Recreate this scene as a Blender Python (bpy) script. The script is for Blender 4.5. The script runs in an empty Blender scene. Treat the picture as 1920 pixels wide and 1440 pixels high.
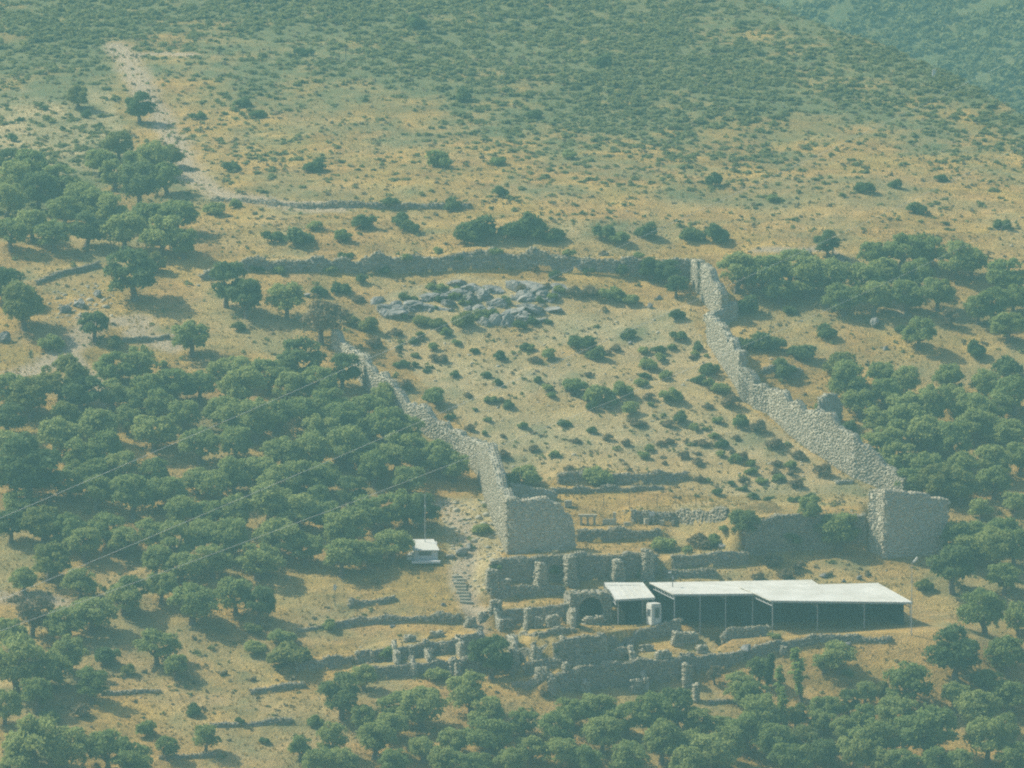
import bpy, bmesh, math, random
import numpy as np
from mathutils import Vector, Matrix

# ------------------------------------------------------------------ camera, sky, sun, exposure
SC = bpy.context.scene
COL = SC.collection
CAM = np.array([0.0, 0.0, 83.0]); PITCH = math.radians(-5.0); HF = math.tan(math.radians(4.93))
FPX = 960.0 / HF                                            # pixels per unit of angle on the 1920 px photograph
cd = bpy.data.cameras.new('camera'); cam = bpy.data.objects.new('camera', cd); COL.objects.link(cam)
cam.location = CAM; cam.rotation_euler = (math.pi/2 + PITCH, 0, 0)
cd.sensor_width = 36.0; cd.lens = 18.0 / HF; cd.clip_start = 1.0; cd.clip_end = 12000
SC.camera = cam
SUN_AZ = (-0.95, 0.32); SUN_EL = math.radians(48)           # towards the sun: left and a little beyond the hill
w = bpy.data.worlds.new('World'); SC.world = w; w.use_nodes = True
nt = w.node_tree; sky = nt.nodes.new('ShaderNodeTexSky'); sky.sky_type = 'NISHITA'; sky.sun_disc = False
sky.sun_elevation = SUN_EL; sky.sun_rotation = math.atan2(SUN_AZ[0], SUN_AZ[1])
sky.air_density = 1.0; sky.dust_density = 2.5; sky.ozone_density = 1.5
bg = nt.nodes['Background']; bg.inputs['Strength'].default_value = 0.14
nt.links.new(sky.outputs[0], bg.inputs[0])
sd = bpy.data.lights.new('sun', 'SUN'); so = bpy.data.objects.new('sun', sd); COL.objects.link(so)
sd.energy = 5.0; sd.angle = math.radians(0.6); sd.color = (1.0, 0.92, 0.72)
sv = Vector((SUN_AZ[0]*math.cos(SUN_EL), SUN_AZ[1]*math.cos(SUN_EL), math.sin(SUN_EL)))
so.rotation_euler = sv.to_track_quat('Z', 'Y').to_euler()
SC.view_settings.view_transform = 'Standard'; SC.view_settings.look = 'None'
SC.view_settings.exposure = 0.26; SC.view_settings.gamma = 1.0
HAZE_DENSITY = 0.00036; HAZE_COLOR = (0.39, 0.88, 0.885); HAZE_G = 0.1
SC.cycles.use_denoising = False; SC.cycles.filter_width = 2.1; SC.cycles.volume_bounces = 0; SC.cycles.max_bounces = 5; SC.cycles.diffuse_bounces = 2; SC.cycles.transparent_max_bounces = 4

R = np.random.default_rng(11); random.seed(11)

# ------------------------------------------------------------------ materials
def new_mat(name):
    m = bpy.data.materials.new(name); m.use_nodes = True
    b = m.node_tree.nodes['Principled BSDF']
    b.inputs['Roughness'].default_value = 0.9; b.inputs['Specular IOR Level'].default_value = 0.15
    return m, m.node_tree, b
def ramp(t, fac, stops):
    r = t.nodes.new('ShaderNodeValToRGB'); e = r.color_ramp.elements
    while len(e) < len(stops): e.new(0.5)
    for k, (p, c) in enumerate(stops):
        e[k].position = p; e[k].color = (*c, 1)
    t.links.new(fac, r.inputs[0]); return r.outputs[0]
def noise(t, scale, detail=4, rough=0.6, vec=None):
    n = t.nodes.new('ShaderNodeTexNoise'); n.inputs['Scale'].default_value = scale
    n.inputs['Detail'].default_value = detail; n.inputs['Roughness'].default_value = rough
    if vec is None:
        tc = t.nodes.new('ShaderNodeTexCoord'); vec = tc.outputs['Object']
    t.links.new(vec, n.inputs['Vector']); return n.outputs['Fac']
def mix(t, fac, a, b, mode='MIX'):
    n = t.nodes.new('ShaderNodeMix'); n.data_type = 'RGBA'; n.blend_type = mode
    for i, v in ((0, fac), (6, a), (7, b)):
        if hasattr(v, 'is_linked') or hasattr(v, 'links'): t.links.new(v, n.inputs[i])
        elif isinstance(v, tuple): n.inputs[i].default_value = (*v, 1)
        else: n.inputs[i].default_value = v
    return n.outputs[2]
def bump(t, b, h, strength, dist):
    n = t.nodes.new('ShaderNodeBump'); n.inputs['Strength'].default_value = strength; n.inputs['Distance'].default_value = dist
    t.links.new(h, n.inputs['Height']); t.links.new(n.outputs[0], b.inputs['Normal'])

def leaf_mat(name, c0, c1, c2, transl=0.25):
    m, t, b = new_mat(name)
    oi = t.nodes.new('ShaderNodeObjectInfo'); g = t.nodes.new('ShaderNodeNewGeometry')
    a = mix(t, oi.outputs['Random'], c0, c1)
    c = mix(t, g.outputs['Random Per Island'], a, c2)
    n = t.nodes.new('ShaderNodeMix'); n.data_type = 'RGBA'; n.inputs[0].default_value = 0.35
    t.links.new(a, n.inputs[6]); t.links.new(c, n.inputs[7])
    t.links.new(n.outputs[2], b.inputs['Base Color']); b.inputs['Roughness'].default_value = 0.7
    tr = t.nodes.new('ShaderNodeBsdfTranslucent'); t.links.new(n.outputs[2], tr.inputs[0])
    ms = t.nodes.new('ShaderNodeMixShader'); ms.inputs[0].default_value = transl
    out = t.nodes['Material Output']
    t.links.new(b.outputs[0], ms.inputs[1]); t.links.new(tr.outputs[0], ms.inputs[2]); t.links.new(ms.outputs[0], out.inputs[0])
    return m
M = {}
M['olive']  = leaf_mat('olive_leaf', (.150, .215, .058), (.300, .340, .105), (.38, .42, .16), 0.5)
M['dark']   = leaf_mat('dark_leaf', (.085, .140, .048), (.140, .185, .062), (.19, .24, .09), 0.48)
M['yellow'] = leaf_mat('yellow_green_leaf', (.18, .22, .055), (.22, .235, .07), (.27, .26, .10), 0.5)
M['dry']    = leaf_mat('dry_leaf', (.20, .155, .075), (.17, .15, .085), (.24, .20, .12))
M['poplar'] = leaf_mat('poplar_leaf', (.24, .33, .08), (.27, .34, .10), (.32, .38, .14), 0.55)
M['scrub']  = leaf_mat('scrub_leaf', (.175, .205, .072), (.175, .205, .072), (.34, .31, .12), 0.5)
M['dryscrub'] = leaf_mat('dry_scrub_leaf', (.19, .165, .085), (.19, .165, .085), (.30, .25, .14))
def simple(name, c0, c1, scale=3.0, rough=0.9, bstr=0.0, bscale=12.0, spec=0.15):
    m, t, b = new_mat(name)
    t.links.new(ramp(t, noise(t, scale, 5), [(0.3, c0), (0.7, c1)]), b.inputs['Base Color'])
    b.inputs['Roughness'].default_value = rough; b.inputs['Specular IOR Level'].default_value = spec
    if bstr: bump(t, b, noise(t, bscale, 6, 0.7), bstr, 0.1)
    return m
M['bark'] = simple('bark', (.10, .085, .065), (.20, .17, .13), 6, 0.95, 0.6, 14)
def stone_mat(name, lo, hi, tint):
    m, t, b = new_mat(name)
    g = t.nodes.new('ShaderNodeNewGeometry')
    a = ramp(t, g.outputs['Random Per Island'], [(0.0, lo), (0.45, tuple((x+y)/2 for x, y in zip(lo, hi))), (1.0, hi)])
    n1 = noise(t, 0.45, 5, 0.65)
    a2 = mix(t, ramp(t, n1, [(0.42, (0, 0, 0)), (0.62, (1, 1, 1))]), a, tint, 'MIX')
    n = t.nodes.new('ShaderNodeMix'); n.data_type = 'RGBA'; n.inputs[0].default_value = 0.4
    t.links.new(a, n.inputs[6]); t.links.new(a2, n.inputs[7])
    n2 = noise(t, 7.0, 6, 0.7)
    c = mix(t, 0.5, n.outputs[2], ramp(t, n2, [(0.3, (.45, .45, .45)), (0.7, (1, 1, 1))]), 'MULTIPLY')
    t.links.new(c, b.inputs['Base Color']); bump(t, b, n2, 0.5, 0.06); return m
M['stone'] = stone_mat('rubble_limestone', (.31, .285, .21), (.50, .46, .345), (.37, .325, .22))
M['terrace'] = stone_mat('weathered_terrace_stone', (.21, .185, .125), (.43, .385, .28), (.27, .24, .14))
M['tower'] = stone_mat('tower_masonry', (.38, .335, .25), (.60, .545, .42), (.44, .38, .26))
M['core'] = simple('wall_core_mortar', (.15, .14, .11), (.27, .25, .20), 2.5, 0.95, 0.8, 6)
M['rock'] = simple('outcrop_rock', (.10, .10, .088), (.33, .32, .29), 1.3, 0.95, 1.0, 2.6)
M['palecore'] = simple('pale_wall_core', (.30, .28, .21), (.44, .41, .32), 2.5, 0.95, 0.8, 6)
M['gravel'] = simple('pale_gravel', (.30, .28, .22), (.42, .39, .30), 1.3, 0.95, 0.6, 5)
M['grass'] = leaf_mat('dry_grass', (.40, .29, .09), (.40, .29, .09), (.50, .38, .14), 0.3)
M['white'] = simple('white_painted_metal', (.47, .46, .41), (.61, .605, .56), 0.35, 0.5, 0.0)
M['plaster'] = simple('grey_white_plaster', (.45, .45, .44), (.58, .58, .56), 1.2, 0.85, 0.2)
M['steel'] = simple('galvanised_steel', (.28, .29, .29), (.40, .41, .41), 3, 0.45, 0.0, 12, 0.5)
M['darkpost'] = simple('dark_painted_metal', (.05, .05, .05), (.09, .09, .085), 3, 0.6)
M['glass'] = simple('dark_window_glass', (.05, .06, .07), (.09, .10, .11), 1, 0.15, 0.0, 1, 0.5)
M['cable'] = simple('weathered_aluminium_cable', (.55, .56, .50), (.68, .68, .60), 1, 0.4, 0.0, 1, 0.5)
M['netting'] = simple('dark_shade_netting', (.03, .04, .045), (.05, .06, .065), 2, 0.95)

# ground: soil type painted from a mesh attribute (what grows there), grain from noise
def ground_mat():
    m, t, b = new_mat('hillside_ground')
    at = t.nodes.new('ShaderNodeAttribute'); at.attribute_name = 'soil'
    sp = t.nodes.new('ShaderNodeSeparateColor'); t.links.new(at.outputs['Color'], sp.inputs[0])
    n1 = noise(t, 0.10, 6, 0.65); n2 = noise(t, 0.75, 6, 0.7); n3 = noise(t, 3.2, 4, 0.7)
    grass = ramp(t, n2, [(0.28, (.22, .145, .048)), (0.48, (.42, .275, .074)), (0.70, (.55, .38, .115))])
    dry = ramp(t, n1, [(0.38, (.35, .20, .085)), (0.62, (.48, .325, .092))])
    g2 = mix(t, 0.45, grass, dry)
    rocky = ramp(t, n3, [(0.30, (.28, .22, .115)), (0.52, (.46, .375, .195)), (0.75, (.57, .49, .31))])
    litter = ramp(t, n2, [(0.3, (.07, .105, .042)), (0.7, (.165, .17, .07))])
    path = ramp(t, n3, [(0.3, (.31, .245, .16)), (0.7, (.45, .365, .25))])
    pat = ramp(t, noise(t, 0.33, 7, 0.72), [(0.38, (.62, .62, .58)), (0.56, (1, 1, 1))]); g2 = mix(t, 0.75, g2, pat, 'MULTIPLY'); rocky = mix(t, 0.6, rocky, pat, 'MULTIPLY')
    tc = t.nodes.new('ShaderNodeTexCoord'); mp = t.nodes.new('ShaderNodeMapping'); mp.inputs['Scale'].default_value = (.05, .22, .22); t.links.new(tc.outputs['Object'], mp.inputs[0])
    band = ramp(t, noise(t, 1.0, 6, 0.68, mp.outputs[0]), [(0.44, (1, 1, 1)), (0.62, (.60, .66, .62))]); g2 = mix(t, 0.8, g2, band, 'MULTIPLY')
    c = mix(t, sp.outputs[0], g2, rocky)
    c = mix(t, sp.outputs[1], c, litter)
    c = mix(t, sp.outputs[2], c, path)
    t.links.new(c, b.inputs['Base Color'])
    ad = t.nodes.new('ShaderNodeMath'); ad.operation = 'ADD'; t.links.new(n2, ad.inputs[0]); t.links.new(n3, ad.inputs[1])
    bump(t, b, ad.outputs[0], 0.9, 0.35); return m
M['ground'] = ground_mat()

# ------------------------------------------------------------------ object helpers
def mesh_np(name, V, F):
    V = np.asarray(V, dtype=np.float32).reshape(-1, 3); F = np.asarray(F, dtype=np.int32)
    me = bpy.data.meshes.new(name); n, k = F.shape
    me.vertices.add(len(V)); me.vertices.foreach_set('co', V.ravel())
    me.loops.add(n*k); me.loops.foreach_set('vertex_index', F.ravel())
    me.polygons.add(n); me.polygons.foreach_set('loop_start', np.arange(0, n*k, k, dtype=np.int32))
    me.polygons.foreach_set('loop_total', np.full(n, k, dtype=np.int32))
    me.update(calc_edges=True); return me
def link(name, me, mat=None, parent=None):
    o = bpy.data.objects.new(name, me); COL.objects.link(o)
    if mat is not None and len(me.materials) == 0: me.materials.append(mat)
    if parent is not None: o.parent = parent
    return o
def empty(name, loc=(0, 0, 0), rz=0.0):
    o = bpy.data.objects.new(name, None); COL.objects.link(o); o.location = loc; o.rotation_euler = (0, 0, rz); o.empty_display_size = 0.3
    return o
def tag(o, label=None, cat=None, group=None, kind=None):
    if label: o['label'] = label
    if cat: o['category'] = cat
    if group: o['group'] = group
    if kind: o['kind'] = kind
    return o
BOXF = np.array([[0,1,3,2],[4,6,7,5],[0,4,5,1],[2,3,7,6],[0,2,6,4],[1,5,7,3]])
SGN = np.array([[sx, sy, sz] for sx in (-1, 1) for sy in (-1, 1) for sz in (-1, 1)], float)
def boxes_mesh(name, C, AX, H, jit=0.0):
    """many small blocks: centres (n,3), axes (n,3,3) rows, half sizes (n,3)"""
    C = np.asarray(C, float); n = len(C); H = np.asarray(H, float); AX = np.asarray(AX, float)
    loc = SGN[None]*H[:, None, :]
    if jit: loc = loc*(1 + R.uniform(-jit, jit*0.4, loc.shape))
    V = C[:, None, :] + np.einsum('nvk,nkj->nvj', loc, AX)
    F = (BOXF[None] + (np.arange(n)*8)[:, None, None]).reshape(-1, 4)
    return mesh_np(name, V, F)
class MB:
    def __init__(s): s.v = []; s.f = []
    def box(s, c, h, rz=0.0):
        k = len(s.v); ca, sa = math.cos(rz), math.sin(rz)
        for q in SGN:
            x, y, z = q*np.array(h); s.v.append((c[0]+ca*x-sa*y, c[1]+sa*x+ca*y, c[2]+z))
        s.f += [tuple(int(i)+k for i in f) for f in BOXF]; return s
    def hexa(s, b4, t4):
        """bottom quad and top quad, both counter-clockwise from above"""
        k = len(s.v); s.v += [tuple(p) for p in b4] + [tuple(p) for p in t4]
        s.f += [(k+3, k+2, k+1, k), (k+4, k+5, k+6, k+7)] + [(k+i, k+(i+1) % 4, k+4+(i+1) % 4, k+4+i) for i in range(4)]; return s
    def tube(s, P, rad, n=6):
        P = [Vector(p) for p in P]; k = len(s.v)
        if not hasattr(rad, '__len__'): rad = [rad]*len(P)
        for i, p in enumerate(P):
            d = (P[min(i+1, len(P)-1)] - P[max(i-1, 0)]).normalized()
            a = d.orthogonal().normalized() if i == 0 else (a - a.dot(d)*d).normalized()
            b = d.cross(a)
            for j in range(n):
                th = 2*math.pi*j/n; s.v.append(tuple(p + rad[i]*(math.cos(th)*a + math.sin(th)*b)))
        for i in range(len(P)-1):
            for j in range(n):
                s.f.append((k+i*n+j, k+i*n+(j+1) % n, k+(i+1)*n+(j+1) % n, k+(i+1)*n+j))
        s.f.append(tuple(k+j for j in reversed(range(n)))); s.f.append(tuple(k+(len(P)-1)*n+j for j in range(n))); return s
    def mesh(s, name):
        me = bpy.data.meshes.new(name); me.from_pydata([tuple(map(float, v)) for v in s.v], [], s.f); me.update(); return me
    def build(s, name, mat, parent=None): return link(name, s.mesh(name), mat, parent)

# ------------------------------------------------------------------ noise and terrain
def vnoise(x, y, seed=0):
    xi = np.floor(x).astype(np.int64); yi = np.floor(y).astype(np.int64); fx = x-xi; fy = y-yi
    fx = fx*fx*(3-2*fx); fy = fy*fy*(3-2*fy)
    def h(a, b):
        n = (a*374761393 + b*668265263 + seed*974711) & 0x7fffffff
        n = ((n ^ (n >> 13))*1274126177) & 0x7fffffff
        return ((n ^ (n >> 16)) & 0xffff)/65535.0
    return (h(xi, yi)*(1-fx)+h(xi+1, yi)*fx)*(1-fy) + (h(xi, yi+1)*(1-fx)+h(xi+1, yi+1)*fx)*fy
def fbm(x, y, seed=0, oct=4, gain=0.5):
    s = 0; a = 1.0; tot = 0
    for k in range(oct):
        s = s + a*(vnoise(x*2**k, y*2**k, seed+k*17)-0.5)*2; tot += a; a *= gain
    return s/tot
PT = [(-3000, 80), (0, 81), (25, 75), (150, -25), (250, -60), (430, -62), (560, -31), (645, 0), (745, 36), (765, 40.5), (900, 67.5), (1000, 89), (1300, 108), (3200, 112)]
def prof(t): return np.interp(t, [p[0] for p in PT], [p[1] for p in PT])
def ray(px, py):
    dx = (np.asarray(px, float)-960)/960*HF; dy = (720-np.asarray(py, float))/960*HF
    c, s = math.cos(PITCH), math.sin(PITCH)
    return np.stack([dx, c - dy*s, s + dy*c], -1)
def project(x, y, z):
    c, s = math.cos(PITCH), math.sin(PITCH); z = z-CAM[2]
    f = y*c + z*s; u = -y*s + z*c
    return 960 + x/f*FPX, 720 - u/f*FPX
def at(px, py, depth):
    """point on the ray of a photo pixel at a given distance y from the viewpoint"""
    d = ray(px, py); return CAM + d*(np.asarray(depth)/d[..., 1])[..., None] if d.ndim > 1 else CAM + d*(depth/d[1])
TC = []
for px, py in [(300, -500), (960, -300), (1200, -170), (1430, 0), (1640, 78), (1760, 135), (1920, 220), (2200, 340)]:
    d = ray(px, py); ys = np.arange(700, 1250, 0.25); P = CAM + d*(ys/d[1])[:, None]
    hit = P[:, 2] < prof(P[:, 1]-0.1*P[:, 0]); i = int(np.argmax(hit)) if hit.any() else len(ys)-1
    TC.append((P[i, 0], P[i, 1]-0.1*P[i, 0]))
def terrain0(x, y):
    t = y - 0.1*x
    tc = np.interp(x, [p[0] for p in TC], [p[1] for p in TC])
    big = fbm(x/55, y/55, 3, 3)*1.6*np.clip((t-560)/60, 0.2, 1) + fbm(x/11, y/11, 5, 3)*0.45
    z = prof(np.minimum(t, tc)) + big
    over = np.maximum(t-tc, 0); z = z - 0.30*over - 0.004*np.minimum(over, 20)**2
    gul = np.abs(fbm(x/60+0.4*y/60, y/140, 9, 3))*26
    zf = 22 + 0.36*(y-1065) - gul*.6 + fbm(x/25, y/25, 12, 4)*3.0 + 0.02*(x-100)
    zf = np.minimum(zf, 112 + 3*np.tanh((zf-112)/40))
    far = np.where(y > 960, zf, -1e3)
    z = np.where(t > tc, np.maximum(np.maximum(z, -5), far), z)
    z = z + np.where((y > 400) & (y < 1100), fbm(x/2.3, y/2.3, 21, 3)*0.13, 0)
    return z
def lines(*segs):
    out = []
    for a, b, st in segs: out += list(np.arange(a, b, st))
    return np.array(out)
XL = np.concatenate([-np.geomspace(86, 2600, 34)[::-1], np.arange(-85.5, 85.6, 0.5), np.geomspace(86, 2600, 34)])
YL = np.concatenate([-np.geomspace(20, 2500, 12)[::-1], lines((-10, 580, 12), (580, 600, 1.0), (600, 756, 0.46), (756, 830, 0.7), (830, 1000, 1.2), (1000, 1260, 2.5), (1260, 1480, 12)), np.geomspace(1490, 3600, 24)])
GX, GY = np.meshgrid(XL, YL, indexing='ij')
Z = terrain0(GX, GY)
def T(x, y):
    x = np.asarray(x, float); y = np.asarray(y, float)
    i = np.clip(np.searchsorted(XL, x)-1, 0, len(XL)-2); j = np.clip(np.searchsorted(YL, y)-1, 0, len(YL)-2)
    fx = np.clip((x-XL[i])/(XL[i+1]-XL[i]), 0, 1); fy = np.clip((y-YL[j])/(YL[j+1]-YL[j]), 0, 1)
    return (Z[i, j]*(1-fx)+Z[i+1, j]*fx)*(1-fy) + (Z[i, j+1]*(1-fx)+Z[i+1, j+1]*fx)*fy
YS = np.concatenate([np.arange(570, 1010, 0.4), np.arange(1010, 1700, 3.0)])
def gp(px, py):
    """where the sight line of a photo pixel meets the ground"""
    px = np.atleast_1d(np.asarray(px, float)); py = np.atleast_1d(np.asarray(py, float))
    d = ray(px, py); d = d/d[:, 1:2]
    X = d[:, 0:1]*YS; ZZ = CAM[2] + d[:, 2:3]*YS
    below = ZZ - T(X, np.broadcast_to(YS, X.shape)) < 0
    k = np.argmax(below, 1); k = np.where(below.any(1), np.maximum(k, 1), len(YS)-1)
    a = np.arange(len(px)); y0 = YS[k-1]; y1 = YS[k]
    e0 = CAM[2]+d[:, 2]*y0 - T(d[:, 0]*y0, y0); e1 = CAM[2]+d[:, 2]*y1 - T(d[:, 0]*y1, y1)
    y = y0 + (y1-y0)*np.clip(e0/(e0-e1+1e-9), 0, 1)
    return np.stack([d[:, 0]*y, y, T(d[:, 0]*y, y)], -1)
def g1(px, py): return gp(px, py)[0]
def mpp(p): return p[1]/FPX                                   # metres per photo pixel at a place
def in_poly(X, Y, poly):
    ins = np.zeros(X.shape, bool); n = len(poly)
    for i in range(n):
        x0, y0 = poly[i][:2]; x1, y1 = poly[(i+1) % n][:2]
        c = ((y0 > Y) != (y1 > Y)) & (X < (x1-x0)*(Y-y0)/((y1-y0) if y1 != y0 else 1e-9) + x0); ins ^= c
    return ins
def near_line(X, Y, P):
    """distance to a polyline, signed offset (left of its direction positive), parameter"""
    best = np.full(X.shape, 1e9); sg = np.zeros(X.shape); par = np.zeros(X.shape); L = 0; endd = np.zeros(X.shape)
    n = len(P)-1
    for i in range(n):
        a = np.array(P[i][:2]); b = np.array(P[i+1][:2]); ab = b-a; l = math.hypot(*ab)+1e-9
        u = ((X-a[0])*ab[0]+(Y-a[1])*ab[1])/(l*l); uc = np.clip(u, 0, 1)
        dx = X-(a[0]+uc*ab[0]); dy = Y-(a[1]+uc*ab[1]); d = np.hypot(dx, dy)
        cr = (ab[0]*(Y-a[1])-ab[1]*(X-a[0]))/l
        m = d < best; best = np.where(m, d, best); sg = np.where(m, cr, sg); par = np.where(m, (i+uc), par)
        ex = np.where(i == 0, np.maximum(-u*l, 0), 0) if n > 1 else np.maximum(np.maximum(-u*l, 0), (u-1)*l)
        if n > 1 and i == n-1: ex = np.maximum((u-1)*l, 0)
        endd = np.where(m, ex, endd)
    return best, sg, par, endd

# ------------------------------------------------------------------ masonry walls (ruins)
def resample(P, H, step):
    P = np.array(P, float); H = np.array(H, float)
    d = np.concatenate([[0], np.cumsum(np.hypot(*np.diff(P[:, :2], axis=0).T))])
    n = max(2, int(d[-1]/step)+1); s = np.linspace(0, d[-1], n)
    return np.stack([np.interp(s, d, P[:, 0]), np.interp(s, d, P[:, 1])], -1), np.interp(s, d, H), s
WALL_N = [0]
def wall(pts, thick=0.8, fill=True, ragged=0.25, stone=None, name='ruined_wall', label=None, cat='wall', group=None,
         parent=None, part='masonry', toward=None, holes=(), span=None):
    """pts: (photo x, photo y of the foot, height in photo pixels); builds core + rubble facing, and terraces the ground behind"""
    global Z
    WALL_N[0] += 1; sd_ = WALL_N[0]
    if stone is None: stone = (0.27, 0.19) if fill else (0.21, 0.15)
    B = gp([p[0] for p in pts], [p[1] for p in pts]); H = np.array([p[2]*mpp(b) for p, b in zip(pts, B)])
    Q, h, s = resample(B, H, 0.4)
    dq = np.gradient(Q, axis=0); dq /= np.linalg.norm(dq, axis=1)[:, None]+1e-9
    nb = np.stack([-dq[:, 1], dq[:, 0]], -1)                      # left of travel; made to point away from the viewer
    if (nb[:, 1].sum() < 0) if toward is None else ((nb*np.array(toward)).sum() > 0): nb = -nb
    zg = T(Q[:, 0], Q[:, 1]); zg2 = T(Q[:, 0]+nb[:, 0]*thick, Q[:, 1]+nb[:, 1]*thick)
    rag = fbm(s/1.7+sd_*7.3, s*0+sd_, 31, 3)*ragged*2
    top = zg + np.maximum(h + rag, 0.15)
    if fill: top = np.maximum(top, zg + h*0.85)
    bot = np.minimum(zg, zg2) - 0.6
    n = len(Q); A = Q; Bk = Q + nb*thick; V = []
    for k in range(n):
        V += [(A[k, 0], A[k, 1], bot[k]), (A[k, 0], A[k, 1], top[k]), (Bk[k, 0], Bk[k, 1], top[k]+R.uniform(-.1, .05)), (Bk[k, 0], Bk[k, 1], bot[k])]
    F = [(0, 1, 2, 3), ((n-1)*4+3, (n-1)*4+2, (n-1)*4+1, (n-1)*4)]
    for k in range(n-1):
        a = k*4; b = a+4; F += [(a, b, b+1, a+1), (a+1, b+1, b+2, a+2), (a+2, b+2, b+3, a+3)]
    root = parent
    o = B.mean(0); o[2] = zg.min()
    if parent is None:
        root = empty(name, tuple(o)); tag(root, label, cat, group, 'thing')
    off = np.array(root.location)
    V = np.array(V) - off
    link(part+'_core', mesh_np(part+'_core', V, np.array(F)), M['core' if fill else 'palecore'], root)
    # facing stones
    sw, sh = stone; C = []; AX = []; HS = []
    L = s[-1]
    def stones_on(P0, dirv, nrm, hh, z0):
        for k in range(len(P0)):
            rows = max(1, int(hh[k]/sh+0.5))
            for r in range(rows):
                if R.random() < 0.28: continue
                u = R.uniform(-.2, .2); zc = z0[k] + (r+0.5)*hh[k]/rows + R.uniform(-.05, .05)
                p = (P0[k, 0]+dirv[k, 0]*u, P0[k, 1]+dirv[k, 1]*u)
                if any(abs(s[k]-hs) < hw and zc - z0[k] < hh_ for hs, hw, hh_ in holes): continue
                pr = R.uniform(0.0, 0.022)
                C.append((p[0]-nrm[k, 0]*pr*0.5, p[1]-nrm[k, 1]*pr*0.5, zc)); tl = R.uniform(-.1, .1); rr = R.uniform(-.04, .04)
                dv = np.array([dirv[k, 0]*math.cos(rr)-dirv[k, 1]*math.sin(rr), dirv[k, 0]*math.sin(rr)+dirv[k, 1]*math.cos(rr), tl]); dv /= np.linalg.norm(dv)
                nv = np.array([nrm[k, 0], nrm[k, 1], R.uniform(-.06, .06)]); nv -= nv.dot(dv)*dv; nv /= np.linalg.norm(nv)
                AX.append((dv, nv, np.cross(dv, nv))); f = R.choice((.6, .8, 1.0, 1.3, 1.7))
                HS.append((sw*0.5*f*R.uniform(.8, 1.2), 0.035+pr, sh*0.5*min(f, 1.35)*R.uniform(.75, 1.1)))
    Qs, hs_, s = resample(Q, top-zg, sw); ds = np.gradient(Qs, axis=0); ds /= np.linalg.norm(ds, axis=1)[:, None]+1e-9
    sgn = 1 if np.dot(np.array([-ds[0, 1], ds[0, 0]]), nb[0]) > 0 else -1
    ns = np.stack([-ds[:, 1], ds[:, 0]], -1)*sgn
    z0 = T(Qs[:, 0], Qs[:, 1])-0.1
    stones_on(Qs, ds, ns, hs_+0.1, z0)
    for rr in np.arange(0.15, thick, 0.3):                       # coping rubble
        P2 = Qs + ns*rr
        for k in range(len(P2)):
            if R.random() < 0.12: continue
            a = R.uniform(0, 3.14); dv = np.array([math.cos(a), math.sin(a), R.uniform(-.2, .2)]); dv /= np.linalg.norm(dv)
            nv = np.cross((0, 0, 1), dv); nv /= np.linalg.norm(nv)
            C.append((P2[k, 0], P2[k, 1], z0[k]+hs_[k]+0.1+R.uniform(-.10, .07))); AX.append((dv, nv, np.cross(dv, nv)))
            HS.append((sw*R.uniform(.3, .65), sw*R.uniform(.25, .5), sh*R.uniform(.25, .6)))
    for e, dr in ((0, -1), (len(Qs)-1, 1)):                       # ends
        m = max(2, int(thick/sw)); P0 = np.array([Qs[e]+ns[e]*thick*(q+.5)/m for q in range(m)])
        sS = s; s = np.full(m, -99.0)
        stones_on(P0, np.repeat(ns[e:e+1], m, 0), np.repeat(-dr*ds[e:e+1], m, 0), np.full(m, hs_[e]+.1), np.full(m, z0[e])); s = sS
    st = link(part+'_stones', boxes_mesh(part+'_stones', np.array(C)-off, AX, HS, 0.22), M['terrace' if fill else 'tower' if name == 'corner_tower_wall' else 'stone'], root); st['kind'] = 'stuff'
    if fill:
        Lb = h.mean()/0.36 + thick
        bx = (GX > Q[:, 0].min()-12) & (GX < Q[:, 0].max()+12) & (GY > Q[:, 1].min()-4) & (GY < Q[:, 1].max()+Lb+8)
        ii = np.where(bx); X = GX[ii]; Y = GY[ii]
        d, sg, par, ex = near_line(X, Y, B); left = nb[:, 0].mean()*(-(B[-1]-B[0])[1]) + nb[:, 1].mean()*(B[-1]-B[0])[0] > 0
        off_ = sg if left else -sg
        hh = np.interp(par, np.arange(len(H)), H); zb = np.interp(par, np.arange(len(B)), B[:, 2])
        lev = zb + hh - 0.05 + 0.04*np.maximum(off_-thick, 0)
        add = np.where(off_ > thick*0.35, np.clip(lev-Z[ii], 0, None), 0)*np.clip(1-ex/1.6, 0, 1)*(off_ < hh/0.36+4)
        Z[ii] += add
    return root

def cut(poly_px, floor_fn, soft=0.0):
    P = gp([p[0] for p in poly_px], [p[1] for p in poly_px])
    m = in_poly(GX, GY, P); Z[m] = np.minimum(Z[m], floor_fn(GX[m], GY[m])); return P

def floorz(x, y): return -1.0 + 0.045*(x-17) + 0.03*(y-645)
_m = (GX > 14) & (GX < 56) & (GY > 630) & (GY < 652)
_l = floorz(GX, GY) - 0.15 - np.maximum(640.6-GY, 0)*0.75 - np.maximum(24-GX, 0)*.5 - np.maximum(GX-48, 0)*.35
Z[_m] = np.maximum(Z[_m], _l[_m])
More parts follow.
